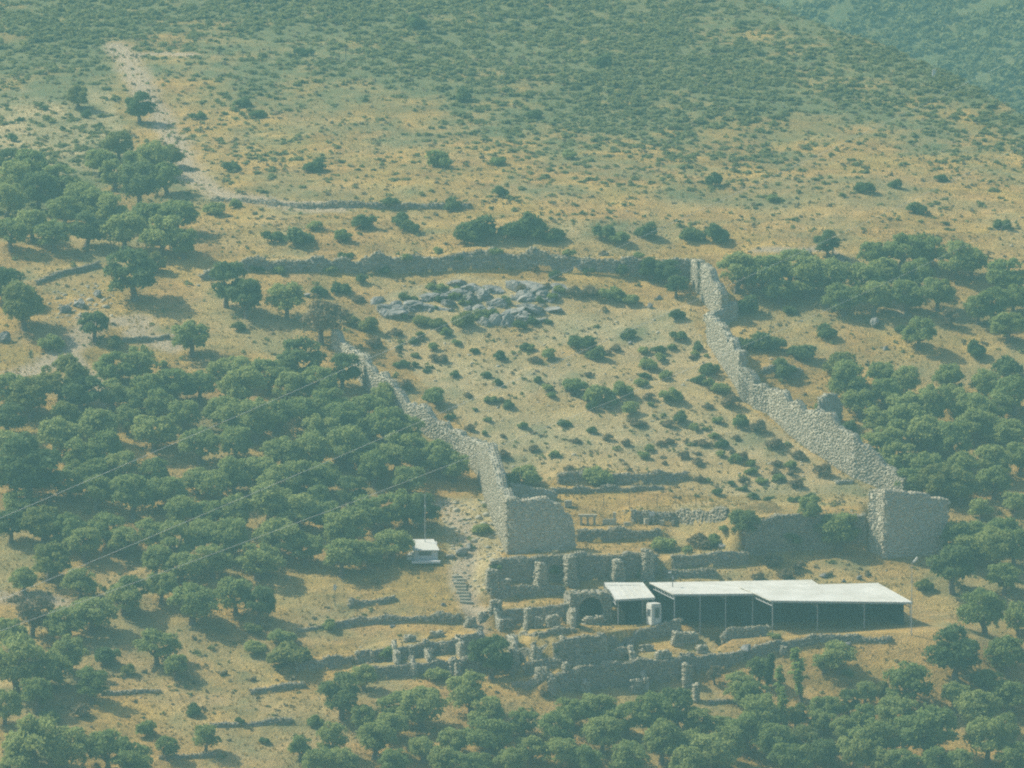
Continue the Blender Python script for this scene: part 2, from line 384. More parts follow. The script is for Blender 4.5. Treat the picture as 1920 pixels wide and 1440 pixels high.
# ------------------------------------------------------------------ terraces and ruins, from the foot of the hill upwards
TW = 'terrace walls of the ruins'
wall([(1030, 1306, 36), (1120, 1292, 44), (1205, 1284, 44), (1284, 1272, 42)], 0.8, label='long tall rubble terrace wall, lowest of the ruins, above the olive tops', name='terrace_wall', group=TW)
wall([(690, 1274, 22), (780, 1268, 24), (850, 1262, 24), (960, 1258, 22)], 0.7, label='lowest rubble terrace wall left of the tall lone tree', name='terrace_wall', group=TW)
wall([(1284, 1266, 34), (1330, 1256, 26), (1395, 1240, 18)], 0.7, label='crumbling wall end rising right from the lowest tall terrace wall', name='terrace_wall', group=TW)
wall([(960, 1292, 14), (1028, 1284, 20)], 0.6, label='low wall stub left of the lowest tall terrace wall', name='terrace_wall', group=TW)
wall([(555, 1262, 20), (660, 1248, 20)], 0.6, label='low dark terrace wall right of the big light green bush', name='terrace_wall', group=TW)
wall([(985, 1268, 22), (1060, 1256, 20)], 0.6, label='low chamber wall below the square chamber, left of the vault ruins', name='terrace_wall', group=TW)
wall([(1064, 1252, 16), (1120, 1246, 20), (1174, 1236, 18)], 0.6, label='low wall directly above the lowest tall terrace wall', name='terrace_wall', group=TW)
wall([(668, 1246, 18), (740, 1238, 24), (820, 1228, 24), (908, 1212, 24)], 0.7, label='terrace wall with four short buttresses left of the lone tall tree', name='terrace_wall', group=TW)
wall([(962, 1244, 26), (1035, 1238, 30)], 0.7, label='square chamber front wall right of the lone tall tree', name='terrace_wall', group=TW)
wall([(1038, 1242, 38), (1085, 1236, 38), (1130, 1230, 38)], 0.8, label='tall chamber wall in the middle of the lower ruins', name='terrace_wall', group=TW)
wall([(1400, 1236, 18), (1460, 1222, 20), (1530, 1208, 16)], 0.6, label='low wall behind the pale poplars', name='terrace_wall', group=TW)
wall([(1530, 1204, 12), (1590, 1204, 12), (1670, 1206, 7)], 0.5, label='low curved terrace edge right of the poplars', name='terrace_wall', group=TW)
wall([(964, 1216, 26), (1003, 1214, 26)], 0.6, label='short dark chamber wall above the square chamber', name='terrace_wall', group=TW)
wall([(1355, 1208, 20), (1440, 1192, 18)], 0.6, label='short pale wall below the middle of the long white roof', name='terrace_wall', group=TW)
wall([(1130, 1210, 20), (1200, 1200, 22), (1275, 1190, 26)], 0.7, label='terrace wall directly below the white booth', name='terrace_wall', group=TW)
wall([(560, 1186, 6), (680, 1172, 10), (780, 1168, 12), (862, 1170, 22)], 0.6, label='long low terrace wall on the dry grass left of the stone steps', name='terrace_wall', group=TW)
wall([(1012, 1196, 8), (1078, 1186, 9)], 0.5, label='knee high wall below the vault', name='terrace_wall', group=TW)
wall([(932, 1176, 30), (985, 1172, 30), (990, 1172, 32), (1068, 1166, 32)], 0.7, label='chamber wall left of the vault', name='terrace_wall', group=TW)
wall([(655, 1140, 12), (740, 1128, 8)], 0.5, label='low shaded terrace wall among trees below the hut', name='terrace_wall', group=TW)

# floor and pit under the long white roof
cut([(1140, 1166), (1262, 1172), (1440, 1184), (1712, 1184), (1668, 1098), (1200, 1096)], floorz)
cut([(1290, 1180), (1445, 1172), (1415, 1190), (1348, 1206)], lambda x, y: floorz(x, y)-1.6)

w7 = wall([(922, 1094, 42), (1000, 1092, 46), (1075, 1090, 50), (1160, 1086, 46), (1232, 1082, 44)], 0.9, label='long rubble terrace wall with pale buttresses above the vault', name='buttressed_terrace_wall', group=TW)
wall([(920, 1124, 20), (990, 1120, 18), (1058, 1116, 14)], 0.6, label='low block wall in front of the buttressed terrace wall', name='terrace_wall', group=TW)
wall([(1245, 1084, 13), (1340, 1084, 12)], 0.5, label='low wall on the slope just above the long white roof', name='terrace_wall', group=TW)
wall([(1262, 1066, 22), (1340, 1062, 24), (1402, 1058, 22)], 0.7, label='overgrown terrace wall above the long white roof', name='terrace_wall', group=TW)
wall([(1398, 1036, 62), (1460, 1034, 68), (1528, 1032, 66), (1570, 1030, 64), (1622, 1032, 66)], 0.9, ragged=0.1, label='tall chamber wall with pale coping left of the right corner tower', name='terrace_wall', group=TW)
tl = wall([(951, 1040, 102), (1000, 1036, 100), (1030, 1034, 102), (1034, 1033.6, 92), (1052, 1032, 88), (1056, 1031.6, 72), (1072, 1030.4, 64), (1078, 1030, 36)], 1.6, fill=False, ragged=0.14, stone=(0.30, 0.21), name='corner_tower_wall', label='shaded front wall of the left ruined corner tower', group='enclosure walls')
tr = wall([(1658, 1048, 128), (1700, 1045, 126), (1706, 1044.6, 118), (1740, 1041, 116), (1744, 1040.6, 108), (1776, 1038, 100)], 1.6, fill=False, ragged=0.14, stone=(0.28, 0.20), name='corner_tower_wall', label='shaded broad front wall of the right ruined corner tower', group='enclosure walls')
wall([(1084, 1014, 20), (1160, 1014, 22), (1236, 1012, 20)], 0.6, label='terrace wall right of the left corner tower below the stone blocks', name='terrace_wall', group=TW)
wall([(1184, 982, 26), (1270, 980, 26), (1362, 976, 24)], 0.7, label='dark terrace wall behind the grey information panel', name='terrace_wall', group=TW)
wall([(960, 948, 46), (1000, 944, 34), (1042, 938, 18)], 0.8, fill=False, label='sunlit stepped cross wall just behind the left corner tower', name='cross_wall', group='enclosure walls', toward=(-.3, -1))
wall([(1030, 926, 8), (1150, 922, 8), (1242, 918, 6)], 0.5, label='thin pale kerb wall at the foot of the enclosure slope', name='terrace_wall', group=TW)
wall([(1048, 908, 20), (1150, 908, 20), (1240, 906, 22), (1288, 900, 14)], 0.6, label='dark curved terrace wall across the lower enclosure', name='terrace_wall', group=TW)
wall([(1568, 908, 10), (1600, 906, 10)], 0.6, fill=False, label='small dark block at the foot of the right enclosure wall', name='stone_block', group='blocks by the enclosure wall')
for pts_, lab_ in (([(470, 1302, 8), (570, 1290, 11)], 'low stone edge on the dry grass below the big light green bush'), ([(395, 1364, 6), (545, 1358, 9)], 'low stone edge on the dry grass near the bottom left'),
                   ([(190, 1304, 5), (300, 1300, 6)], 'low stone edge on the dry grass left of the forked olive'), ([(300, 1424, 6), (400, 1420, 7)], 'low stone edge at the very bottom left'), ([(1330, 1322, 5), (1400, 1318, 6)], 'low stone edge by the small withered tree')):
    wall(pts_, 0.5, ragged=.12, label=lab_, name='terrace_wall', group=TW)
FACE = (-.94, -.33); EW = 'enclosure walls'
wall([(951, 1040, 104), (942, 1022, 98), (933, 1003, 92), (915, 955, 118), (893, 888, 64)], 1.2, fill=False, toward=FACE, name='enclosure_wall', label='tall sunlit end of the left enclosure wall at the corner tower', group=EW)
wall([(893, 888, 64), (860, 852, 50), (800, 818, 46), (760, 792, 46), (720, 764, 56), (690, 740, 60), (662, 697, 42), (640, 670, 40), (622, 655, 40)], 0.8, fill=False, toward=FACE, ragged=0.6, name='enclosure_wall', label='long sunlit left enclosure wall climbing beside the olive grove', group=EW)
wall([(1657, 1047, 128), (1644, 1038, 122), (1630, 1031, 115)], 1.2, fill=False, toward=FACE, ragged=0.1, name='corner_pier', label='tall narrow sunlit pier at the right corner tower', group=EW)
wall([(1692, 938, 42), (1657, 920, 55), (1640, 912, 70), (1600, 897, 84), (1560, 872, 86), (1520, 847, 78), (1480, 816, 66), (1440, 778, 54), (1412, 766, 54)], 0.9, fill=False, toward=FACE, ragged=0.55, name='enclosure_wall', label='broad sunlit lower stretch of the right enclosure wall', group=EW)
wall([(1412, 764, 54), (1402, 756, 62), (1386, 752, 62)], 1.0, fill=False, ragged=0.2, name='enclosure_wall', label='shaded narrow step between the two right enclosure wall stretches', group=EW)
wall([(1386, 738, 72), (1367, 708, 66), (1345, 674, 64), (1325, 642, 40)], 0.9, fill=False, toward=FACE, ragged=0.6, name='enclosure_wall', label='middle sunlit stretch of the right enclosure wall', group=EW)
wall([(1352, 604, 58), (1340, 594, 70), (1322, 572, 74), (1314, 561, 68)], 1.0, fill=False, toward=FACE, ragged=0.6, name='enclosure_wall', label='ragged topmost stretch of the right enclosure wall below a narrow gap', group=EW)
wall([(1307, 551, 62), (1296, 532, 44)], 1.0, fill=False, toward=FACE, ragged=0.4, name='enclosure_wall', label='short wall stump at the very top of the right enclosure wall', group=EW)
wall([(1334, 612, 20), (1382, 600, 30)], 1.4, fill=False, ragged=0.4, name='ruined_wall', label='collapsed rubble heap beside the top of the right enclosure wall', group=EW)
wall([(1536, 800, 50), (1552, 800, 58), (1568, 796, 52), (1578, 792, 36)], 1.2, fill=False, ragged=0.35, name='ruined_wall', label='isolated ruined arch stump right of the right enclosure wall', group=EW)
wall([(1432, 706, 20), (1470, 706, 22), (1500, 708, 18)], 0.6, label='short dark terrace wall among bushes right of the enclosure', name='terrace_wall', group=TW)
wall([(232, 642, 7), (316, 636, 8)], 0.5, label='low pale edged terrace wall on the bare ground at left', name='terrace_wall', group=TW)
wall([(70, 534, 8), (120, 516, 10), (186, 502, 8)], 0.6, label='row of pale stones edging the path at far left', name='terrace_wall', group=TW)
wall([(380, 526, 8), (452, 510, 18), (520, 510, 22), (600, 510, 26), (640, 511, 20), (700, 512, 26), (760, 512, 30), (800, 510, 26), (850, 506, 32), (900, 504, 36), (960, 505, 30), (1030, 507, 34), (1090, 512, 28), (1150, 516, 34), (1200, 520, 30), (1240, 522, 36), (1300, 522, 32)], 0.8, ragged=0.5, stone=(0.42, 0.30), label='long shaded block wall across the slope above the rock outcrop', name='terrace_wall', group=TW)
wall([(396, 378, 6), (520, 388, 9), (700, 392, 11), (880, 392, 12)], 0.5, label='long low bank wall below the golden field', name='terrace_wall', group=TW)

CW = 'short cross walls between the lower terraces'
for pts_, lab_ in (([(1006, 1248, 26), (997, 1222, 20)], 'between the square chamber and the tall chamber wall'), ([(1134, 1238, 32), (1123, 1208, 20)], 'closing the right end of the tall chamber'), ([(1037, 1304, 32), (1027, 1278, 20)], 'at the left end of the lowest tall wall'),
    ([(1288, 1288, 42), (1275, 1250, 26)], 'at the right end of the lowest tall wall'), ([(742, 1248, 22), (734, 1222, 14)], 'first from left on the left buttressed terrace'), ([(802, 1242, 22), (794, 1214, 14)], 'second from left on the left buttressed terrace'),
    ([(862, 1234, 24), (853, 1206, 14)], 'third from left on the left buttressed terrace'), ([(907, 1222, 22), (896, 1196, 14)], 'fourth from left on the left buttressed terrace'), ([(964, 1254, 36), (951, 1214, 24)], 'beside the lone tall dark tree'),
    ([(1071, 1176, 32), (1062, 1146, 20)], 'just left of the vault'), ([(936, 1184, 26), (925, 1150, 18)], 'at the left end of the vault chamber row'), ([(1182, 1240, 18), (1173, 1214, 12)], 'on the grassy strip below the booth'),
    ([(1098, 1300, 18), (1091, 1284, 20)], 'jutting from the middle of the lowest tall wall'), ([(1208, 1296, 22), (1200, 1276, 22)], 'jutting from the right part of the lowest tall wall'), ([(775, 1272, 22), (768, 1252, 14)], 'left of the small bush on the lowest left terrace'), ([(855, 1272, 26), (846, 1248, 14)], 'right of the small bush on the lowest left terrace')):
    wall(pts_, 0.55, fill=False, ragged=.3, toward=FACE, name='cross_wall', label='pale cross wall '+lab_, group=CW)

# ------------------------------------------------------------------ the ground sheet with its soil types
PX, PY = project(GX, GY, Z)
DEN = np.array([
 [.60,.90,.95,.95,.95,.90,.95,.90,.80,.70,.90,.90,.75],
 [.90,.92,.50,.65,.75,.85,.85,.90,.85,.75,.70,.80,.78],
 [.55,.55,.45,.55,.58,.66,.78,.86,.88,.82,.74,.78,.85],
 [.32,.50,.25,.38,.38,.46,.55,.68,.76,.64,.50,.55,.64],
 [.55,.60,.30,.38,.30,.34,.34,.38,.44,.38,.32,.32,.36],
 [.85,.85,.45,.42,.46,.46,.46,.44,.36,.30,.28,.28,.28],
 [.50,.45,.50,.45,.45,.45,.45,.45,.40,.34,.32,.32,.32]])
def density(px, py):
    u = np.clip(px/160, 0, 11.999); v = np.clip(py/80, 0, 5.999); i = v.astype(int); j = u.astype(int); fu = u-j; fv = v-i
    return (DEN[i, j]*(1-fu)+DEN[i, j+1]*fu)*(1-fv)+(DEN[i+1, j]*(1-fu)+DEN[i+1, j+1]*fu)*fv
soil = np.zeros(GX.shape + (4,), np.float32); soil[..., 3] = 1
def polyw(pp): return gp([p[0] for p in pp], [p[1] for p in pp])
n8 = fbm(GX/7, GY/7, 41, 4); n3 = fbm(GX/2.6, GY/2.6, 44, 4)
enc = polyw([(720, 640), (700, 560), (860, 515), (1050, 530), (1290, 590), (1400, 760), (1560, 880), (1640, 930), (1300, 930), (960, 900), (860, 790)])
me_ = in_poly(GX, GY, enc)
soil[..., 0] = np.where(me_, np.clip(.62+n8*.5, 0, 1), np.clip(.12+n8*.6, 0, .8))
slope_l = polyw([(-200, 180), (200, 160), (260, 300), (200, 330), (-200, 330)]); soil[..., 0][in_poly(GX, GY, slope_l)] = .8
rub = polyw([(825, 935), (930, 935), (945, 1030), (930, 1120), (850, 1110)]); soil[..., 0][in_poly(GX, GY, rub)] = .85
dd = density(PX, PY)
upper = np.clip((GY-0.1*GX-752)/10, 0, 1)
soil[..., 1] = np.clip(upper*(dd*1.5-0.30+n8*.75+n3*.5), 0, .92)
lowm = 1-upper
grove = polyw([(-200, 660), (200, 660), (600, 640), (700, 740), (890, 880), (880, 940), (780, 1040), (620, 1130), (450, 1200), (-200, 1230)])
mg = in_poly(GX, GY, grove); soil[..., 1] = np.where(mg, np.clip(.12+n8*.6+n3*.3, 0, .8), soil[..., 1])
groveR = polyw([(1400, 520), (2000, 470), (2000, 1000), (1800, 1000), (1700, 880), (1500, 740)])
mg = in_poly(GX, GY, groveR); soil[..., 1] = np.where(mg, np.clip(.10+n8*.6+n3*.3, 0, .75), soil[..., 1])
soil[..., 1] = np.where((upper < .5) & (soil[..., 1] < .05), np.clip(-.06+n8*.8+n3*.7, 0, .75), soil[..., 1])
soil[..., 1] = np.where(GY > 960, np.clip(.95+n8*.4, 0, 1), soil[..., 1])
for pl, wd in (([(222, 84), (240, 115), (262, 160), (290, 205), (318, 250), (345, 300), (372, 345), (420, 366), (520, 380), (640, 384)], 2.0), ([(240, 105), (300, 100), (360, 104)], 1.2),
               ([(0, 715), (80, 690), (150, 640), (170, 600)], 1.8), ([(140, 670), (165, 700), (195, 730), (200, 770)], 1.0), ([(215, 605), (270, 600), (250, 625), (330, 650)], 1.6),
               ([(-40, 1118), (40, 1120), (110, 1128)], 1.4), ([(830, 945), (880, 1000), (870, 1060), (860, 1090), (880, 1130), (900, 1180)], 1.3), ([(1420, 470), (1560, 470), (1700, 590)], .8)):
    d, sg, par, ex = near_line(GX, GY, polyw(pl)); soil[..., 2] = np.maximum(soil[..., 2], np.clip(1.3-d/wd+n3*.6, 0, .9)*(d < wd*2)); soil[..., 1] *= np.clip(d/wd-.4, 0, 1)
ni, nj = GX.shape
idx = np.arange(ni*nj).reshape(ni, nj)
F = np.stack([idx[:-1, :-1], idx[1:, :-1], idx[1:, 1:], idx[:-1, 1:]], -1).reshape(-1, 4)
gm = mesh_np('ground', np.stack([GX, GY, Z], -1), F)
ca = gm.color_attributes.new('soil', 'FLOAT_COLOR', 'POINT'); ca.data.foreach_set('color', soil.reshape(-1).astype(np.float32))
gm.polygons.foreach_set('use_smooth', np.ones(len(F), bool))
tag(link('ground', gm, M['ground']), kind='structure')

# ------------------------------------------------------------------ buttresses, vault, blocks
def block_pile(name, px, py, wpx, hpx, depth=0.8, rz=-0.2, parent=None, st=(0.30, 0.2), lean=0.0, taper=0.75):
    """a masonry pier of rubble: core and facing in one mesh set standing at a photo pixel"""
    b = g1(px, py); m = mpp(b); W = wpx*m; Hh = hpx*m
    off = np.array(parent.location) if parent is not None else np.zeros(3)
    mb = MB(); ca_, sa_ = math.cos(rz), math.sin(rz)
    def loc(x, y, z): return np.array([b[0]+ca_*x-sa_*y, b[1]+sa_*x+ca_*y, b[2]+z])-off
    hw = W/2; tw = hw*taper; lean_ = R.uniform(-.15, .15)*W; wob = [R.uniform(.75, 1.12) for _ in range(40)]
    mb.hexa([loc(-hw, 0, -.5), loc(hw, 0, -.5), loc(hw, depth, -.5), loc(-hw, depth, -.5)], [loc(-tw+lean_, 0.1, Hh*.92), loc(tw+lean_, 0.1, Hh*.82), loc(tw+lean_, depth, Hh), loc(-tw+lean_, depth, Hh*1.05)])
    C, AX, HS = [], [], []
    for (f0, f1, nn) in (((-1, 0), (1, 0), (0, -1)), ((-1, 1), (-1, 0), (-1, 0)), ((1, 0), (1, 1), (1, 0))):
        lenf = W if nn[0] == 0 else depth; cols = max(1, int(lenf/st[0]+.5)); rows = max(1, int(Hh/st[1]+.5))
        for r in range(rows):
            for c in range(cols):
                if R.random() < .2: continue
                u = (c+.5)/cols; x = (f0[0]+(f1[0]-f0[0])*u)*(hw+(tw-hw)*(r/rows))*wob[r % 40]+lean_*r/rows; y = (f0[1]+(f1[1]-f0[1])*u)*depth
                C.append(loc(x-nn[0]*.02, y-nn[1]*.02, (r+.5)*Hh/rows)); a = rz+R.uniform(-.15, .15)
                AX.append(((math.cos(a), math.sin(a), 0), (-math.sin(a), math.cos(a), 0), (0, 0, 1)))
                hx = lenf/cols*.5*R.uniform(.7, 1.1); HS.append((hx if nn[0] == 0 else .12, .12 if nn[0] == 0 else hx, Hh/rows*.5*R.uniform(.75, 1.05)))
    for k in range(int(W*depth/.12)+2):
        C.append(loc(R.uniform(-tw, tw), R.uniform(0, depth), Hh+R.uniform(-.05, .12))); a = R.uniform(0, 3)
        AX.append(((math.cos(a), math.sin(a), 0), (-math.sin(a), math.cos(a), 0), (0, 0, 1))); HS.append((R.uniform(.1, .25), R.uniform(.08, .18), R.uniform(.06, .14)))
    if parent is not None:
        o = mb.build(name, M['core'], parent); s = link(name+'_stones', boxes_mesh(name+'_stones', C, AX, HS, .25), M['stone'], o); s['kind'] = 'stuff'
        return o
    root = empty(name, tuple(b)); o = mb
    o.v = [tuple(np.array(v)-b) for v in o.v]; o.build('masonry_core', M['core'], root)
    s = link('masonry_stones', boxes_mesh(name+'_stones', np.array(C)-b, AX, HS, .25), M['stone'], root); s['kind'] = 'stuff'
    return root
for px, py, wp, hp in ((1018, 1106, 24, 48), (1074, 1102, 24, 58), (1162, 1098, 26, 46), (1216, 1092, 26, 58)):
    block_pile('buttress', px, py, wp, hp, 1.5, 0.34, parent=w7, taper=.5)
PIL = 'ruined piers among the terraces'
for px, py, wp, hp, lab in ((924, 1106, 22, 36, 'crumbled pale pier at the left end of the buttressed terrace wall'),
    (950, 1116, 20, 28, 'leaning rubble pier in front of the buttressed terrace wall'),
    (991, 1180, 10, 38, 'slim upright stone pier in the middle of the chamber wall left of the vault'),
    (1010, 1178, 18, 18, 'squat stone block pier left of the vault, nearer the slim pier'),
    (1040, 1176, 28, 20, 'broad squat stone pier left of the vault, nearer the vault'),
    (950, 1178, 26, 18, 'squat block pier at the left end of the chamber wall'),
    (1118, 1172, 44, 14, 'low wide block bench in front of the vault'),
    (1166, 1166, 10, 22, 'small pale post stone between the vault and the small white roof'),
    (966, 1262, 16, 42, 'pale broken corner pier beside the lone tall tree'),
    (1132, 1232, 18, 34, 'pale rubble corner at the right end of the tall chamber wall'),
    (1037, 1304, 10, 34, 'pale end pier of the lowest tall terrace wall'),
    (1098, 1300, 14, 16, 'small pale stump against the lowest tall terrace wall'),
    (1194, 1300, 24, 24, 'pointed block stump against the lowest tall terrace wall'),
    (1290, 1290, 16, 44, 'pale sunlit right end pier of the lowest tall terrace wall'),
    (1308, 1318, 10, 34, 'pale rubble pier below the right end of the lowest terrace wall'),
    (775, 1266, 14, 24, 'pale stump left of the small dark bush on the lowest left terrace'),
    (852, 1266, 16, 28, 'pale stump right of the small dark bush on the lowest left terrace'),
    (1272, 1212, 20, 26, 'pale rubble corner of the pit below the white booth'),
    (1292, 1206, 34, 18, 'sunlit rubble slope wall at the left side of the pit'),
    (1364, 1202, 12, 16, 'small pale block beside the pit under the long roof'),
    (1004, 1246, 9, 30, 'pale upright wall end between the square chamber and the tall chamber wall'), (1085, 1243, 8, 24, 'narrow wall end in front of the tall chamber wall'),
    (1062, 1262, 12, 18, 'low broken wall end below the tall chamber wall'), (1140, 1262, 20, 14, 'low rubble block right of the tall chamber wall'), (1012, 1272, 14, 16, 'squat stub on the strip above the lowest wall'),
    (930, 1150, 24, 20, 'rough rubble stub at the bottom of the stone steps'), (908, 1164, 18, 14, 'low rubble stub left of the chamber wall'), (884, 1176, 22, 16, 'square stub at the right end of the long low terrace wall'),
    (1215, 1222, 26, 10, 'flat rubble stub below the white booth'), (1180, 1216, 12, 18, 'leaning stub below the small canopy'), (1320, 1226, 22, 14, 'rubble stub below the pit'), (1245, 1240, 30, 12, 'low stub above the right end of the lowest wall'),
    (1072, 1130, 26, 16, 'low stub above the vault shoulder'), (1058, 1214, 10, 16, 'small stub above the tall chamber wall'), (1110, 1208, 18, 10, 'flat stub right above the tall chamber wall'),
    (820, 1196, 30, 10, 'low rubble row on the dry grass above the four short buttresses'), (770, 1204, 24, 10, 'lower rubble row on the dry grass left of the steps'), (1470, 1228, 14, 14, 'stub half hidden behind the poplars'),
    (698, 1240, 10, 18, 'short buttress first from left on the left terrace wall'),
    (772, 1234, 12, 22, 'short buttress second from left on the left terrace wall'),
    (831, 1228, 9, 22, 'short buttress third from left on the left terrace wall'),
    (866, 1222, 9, 22, 'short buttress fourth from left on the left terrace wall')):
    tag(block_pile('stone_pier', px, py, wp, hp, 0.8, 0.30), lab, 'stone pier', PIL)
# vault
b = g1(1108, 1168); vt = empty('vault', tuple(b), 0.2); tag(vt, 'small round arched stone vault with dark opening beside the small white roof', 'vault')
m = mpp(b); ri, ro, dep = 23*m, 40*m, 3.4; spring = 26*m; N = 14
mb = MB(); prof_i = [(-ri, -.6)] + [(-ri*math.cos(math.pi*k/N), spring+ri*math.sin(math.pi*k/N)) for k in range(N+1)] + [(ri, -.6)]
Hv = ri*1.28
def rect(th):
    c_, s_ = -math.cos(th), math.sin(th); q_ = min(ro/max(abs(c_), 1e-6), Hv/max(s_, 1e-6)); return (c_*q_, spring+s_*q_*(1+.05*math.sin(th*9)))
prof_o = [(-ro, -.6)] + [rect(math.pi*k/N) for k in range(N+1)] + [(ro, -.6)]
for pi_, po_ in zip(zip(prof_i[:-1], prof_i[1:]), zip(prof_o[:-1], prof_o[1:])):
    k = len(mb.v)
    for yy in (0, dep):
        mb.v += [(pi_[0][0], yy, pi_[0][1]), (pi_[1][0], yy, pi_[1][1]), (po_[1][0], yy, po_[1][1]), (po_[0][0], yy, po_[0][1])]
    mb.f += [(k, k+3, k+2, k+1), (k+4, k+5, k+6, k+7), (k, k+1, k+5, k+4), (k+3, k+7, k+6, k+2)]
mb.build('barrel', M['core'], vt)
mb = MB(); mb.box((0, dep-.2, spring/2+.4), (ri*1.02, .15, spring/2+ri)); mb.build('end_wall', M['core'], vt)
C, AX, HS = [], [], []
for sx in (-1, 1):
    for r in range(7):
        for c in range(3):
            C.append((sx*(ri+.15+c*.34), -.03, .1+r*spring/6.5)); AX.append(np.eye(3)); HS.append((R.uniform(.12, .2), R.uniform(.06, .14), spring/15))
    for r in range(8):
        for c in range(8): C.append((sx*ro, .2+c*.42, .1+r*.3)); AX.append(np.eye(3)); HS.append((R.uniform(.06, .14), R.uniform(.13, .22), R.uniform(.1, .15)))
for k in range(170):
    x_, z_ = R.uniform(-ro, ro), R.uniform(spring*.3, spring+Hv)
    if math.hypot(x_, max(z_-spring, 0)) < ri+.15: continue
    C.append((x_, -.03, z_)); AX.append(np.eye(3)); HS.append((R.uniform(.08, .2), R.uniform(.04, .1), R.uniform(.06, .12)))
for k in range(70):
    C.append((R.uniform(-ro, ro), R.uniform(0, dep), spring+Hv*R.uniform(.93, 1.06))); AX.append(np.eye(3)); HS.append((R.uniform(.1, .25), R.uniform(.1, .25), R.uniform(.06, .14)))
for k in range(26):
    th = math.pi*(k+.5)/26
    for q_ in range(1):
        rr2 = ri+.12+q_*.3; C.append((-rr2*math.cos(th), -.04, spring+rr2*math.sin(th)*(1 if q_ == 0 else .93))); a = math.pi/2-th+R.uniform(-.2, .2)
        AX.append(((math.cos(a), 0, -math.sin(a)), (0, 1, 0), (math.sin(a), 0, math.cos(a)))); HS.append((R.uniform(.1, .17), R.uniform(.06, .14), R.uniform(.1, .16)))
s = link('facing_stones', boxes_mesh('facing', C, AX, HS, .3), M['terrace'], vt); s['kind'] = 'stuff'
# little group of ancient blocks on the terrace between the towers
b = g1(1102, 984); tb = empty('stone_table', tuple(b)); tag(tb, 'ancient stone slab on three short uprights right of the left tower', 'stone table')
for dx in (-.75, 0, .75): q = MB(); q.box((dx, 0, .45), (.14, .25, .5)); q.build('upright', M['stone'], tb)
q = MB(); q.box((0, 0, 1.07), (1.05, .35, .13)); q.build('slab', M['stone'], tb)
BL = 'squared blocks on the terrace by the towers'
for px, py, wp, hp, lab in ((1066, 950, 14, 12, 'pale upright block above the left corner tower shoulder'), (1143, 984, 26, 11, 'long low block right of the stone slab table'),
    (1152, 982, 5, 22, 'thin upright stone right of the slab table'), (1176, 986, 12, 7, 'small block left of the dark terrace wall'), (1212, 984, 8, 12, 'small grey block under the information panel'),
    (1242, 984, 8, 9, 'small block right of the information panel'), (1262, 984, 5, 10, 'tiny upright stone furthest right below the dark terrace wall')):
    b = g1(px, py); m = mpp(b); q = MB(); q.box((0, 0, hp*m/2), (wp*m/2, .3, hp*m/2)); o = q.build('stone_block', M['stone']); o.location = b; o.rotation_euler = (R.uniform(-.06, .06), R.uniform(-.06, .06), R.uniform(-.3, .3)); tag(o, lab, 'stone block', BL)

# ------------------------------------------------------------------ white shelter roofs over the excavation
def quad_roof(name, root, FL, FR, BR, BL_, nrib, thick=0.10):
    FL, FR, BR, BL_ = [np.array(p)-np.array(root.location) for p in (FL, FR, BR, BL_)]
    dn = np.array([0, 0, thick]); mb = MB()
    mb.hexa([FL-dn, FR-dn, BR-dn, BL_-dn], [FL, FR, BR, BL_]); r = mb.build(name, M['white'], root)
    for k in range(nrib+1):
        u = min(max(k/nrib, .004), .996); a = FL+(FR-FL)*u; c = BL_+(BR-BL_)*u; e = (FR-FL)/np.linalg.norm(FR-FL)*.025
        q = MB(); up = np.array([0, 0, .003]); uq = np.array([0, 0, .03])
        q.hexa([a-e+up, a+e+up, c+e+up, c-e+up], [a-e+uq, a+e+uq, c+e+uq, c-e+uq]); q.build('seam', M['white'], r)
    q = MB(); f = np.array([0, -.03, 0]); lo = np.array([0, 0, -.22])
    q.hexa([FL+lo+f*2, FR+lo+f*2, FR+lo+f, FL+lo+f], [FL+f*2, FR+f*2, FR+f, FL+f]); q.build('fascia', M['steel'], r)
    return r
def steel(root, name, pts, rad, mat='steel'):
    q = MB(); q.tube([np.array(p)-np.array(root.location) for p in pts], rad, 6); return q.build(name, M[mat], root)
def truss(root, a, c, drop=0.45, n=8):
    a = np.array(a)-(0, 0, .16); c = np.array(c)-(0, 0, .16); d = np.array([0, 0, -drop]); q = MB(); off = np.array(root.location)
    q.tube([a-off, c-off], .05); q.tube([a+d-off, c+d-off], .05)
    for k in range(n):
        u0 = a+(c-a)*k/n; u1 = a+(c-a)*(k+1)/n; q.tube([u0+d-off, (u0+u1)/2-off, u1+d-off], .03)
    return q.build('truss', M['steel'], root)
A_ = [at(1262, 1114, 645), at(1560, 1112, 648), at(1522, 1087, 656.2), at(1217, 1092, 653.4)]
B2 = [at(1445, 1126, 642.3), at(1711, 1129, 644.6), at(1646, 1093, 653.8), at(1385, 1099, 649.8)]
sh = empty('excavation_shelter', (A_[0][0]+12, A_[0][1]+3, float(floorz(A_[0][0]+12, 648)))); tag(sh, 'long white metal roofed excavation shelter on steel posts', 'shelter')
quad_roof('roof_section', sh, *A_, 17); 
quad_roof('roof_section', sh, B2[0], B2[1], B2[2], B2[3], 16)
def gz(x, y): return float(T(x, y))
for u in (0.01, .17, .33, .5):
    p = A_[0]+(A_[1]-A_[0])*u; steel(sh, 'post', [(p[0], p[1]+.25, gz(p[0], p[1]+.25)-.2), (p[0], p[1]+.25, p[2]-.12)], .055)
    c = A_[3]+(A_[2]-A_[3])*u; truss(sh, p+(A_[3]-A_[0])*.02, c)
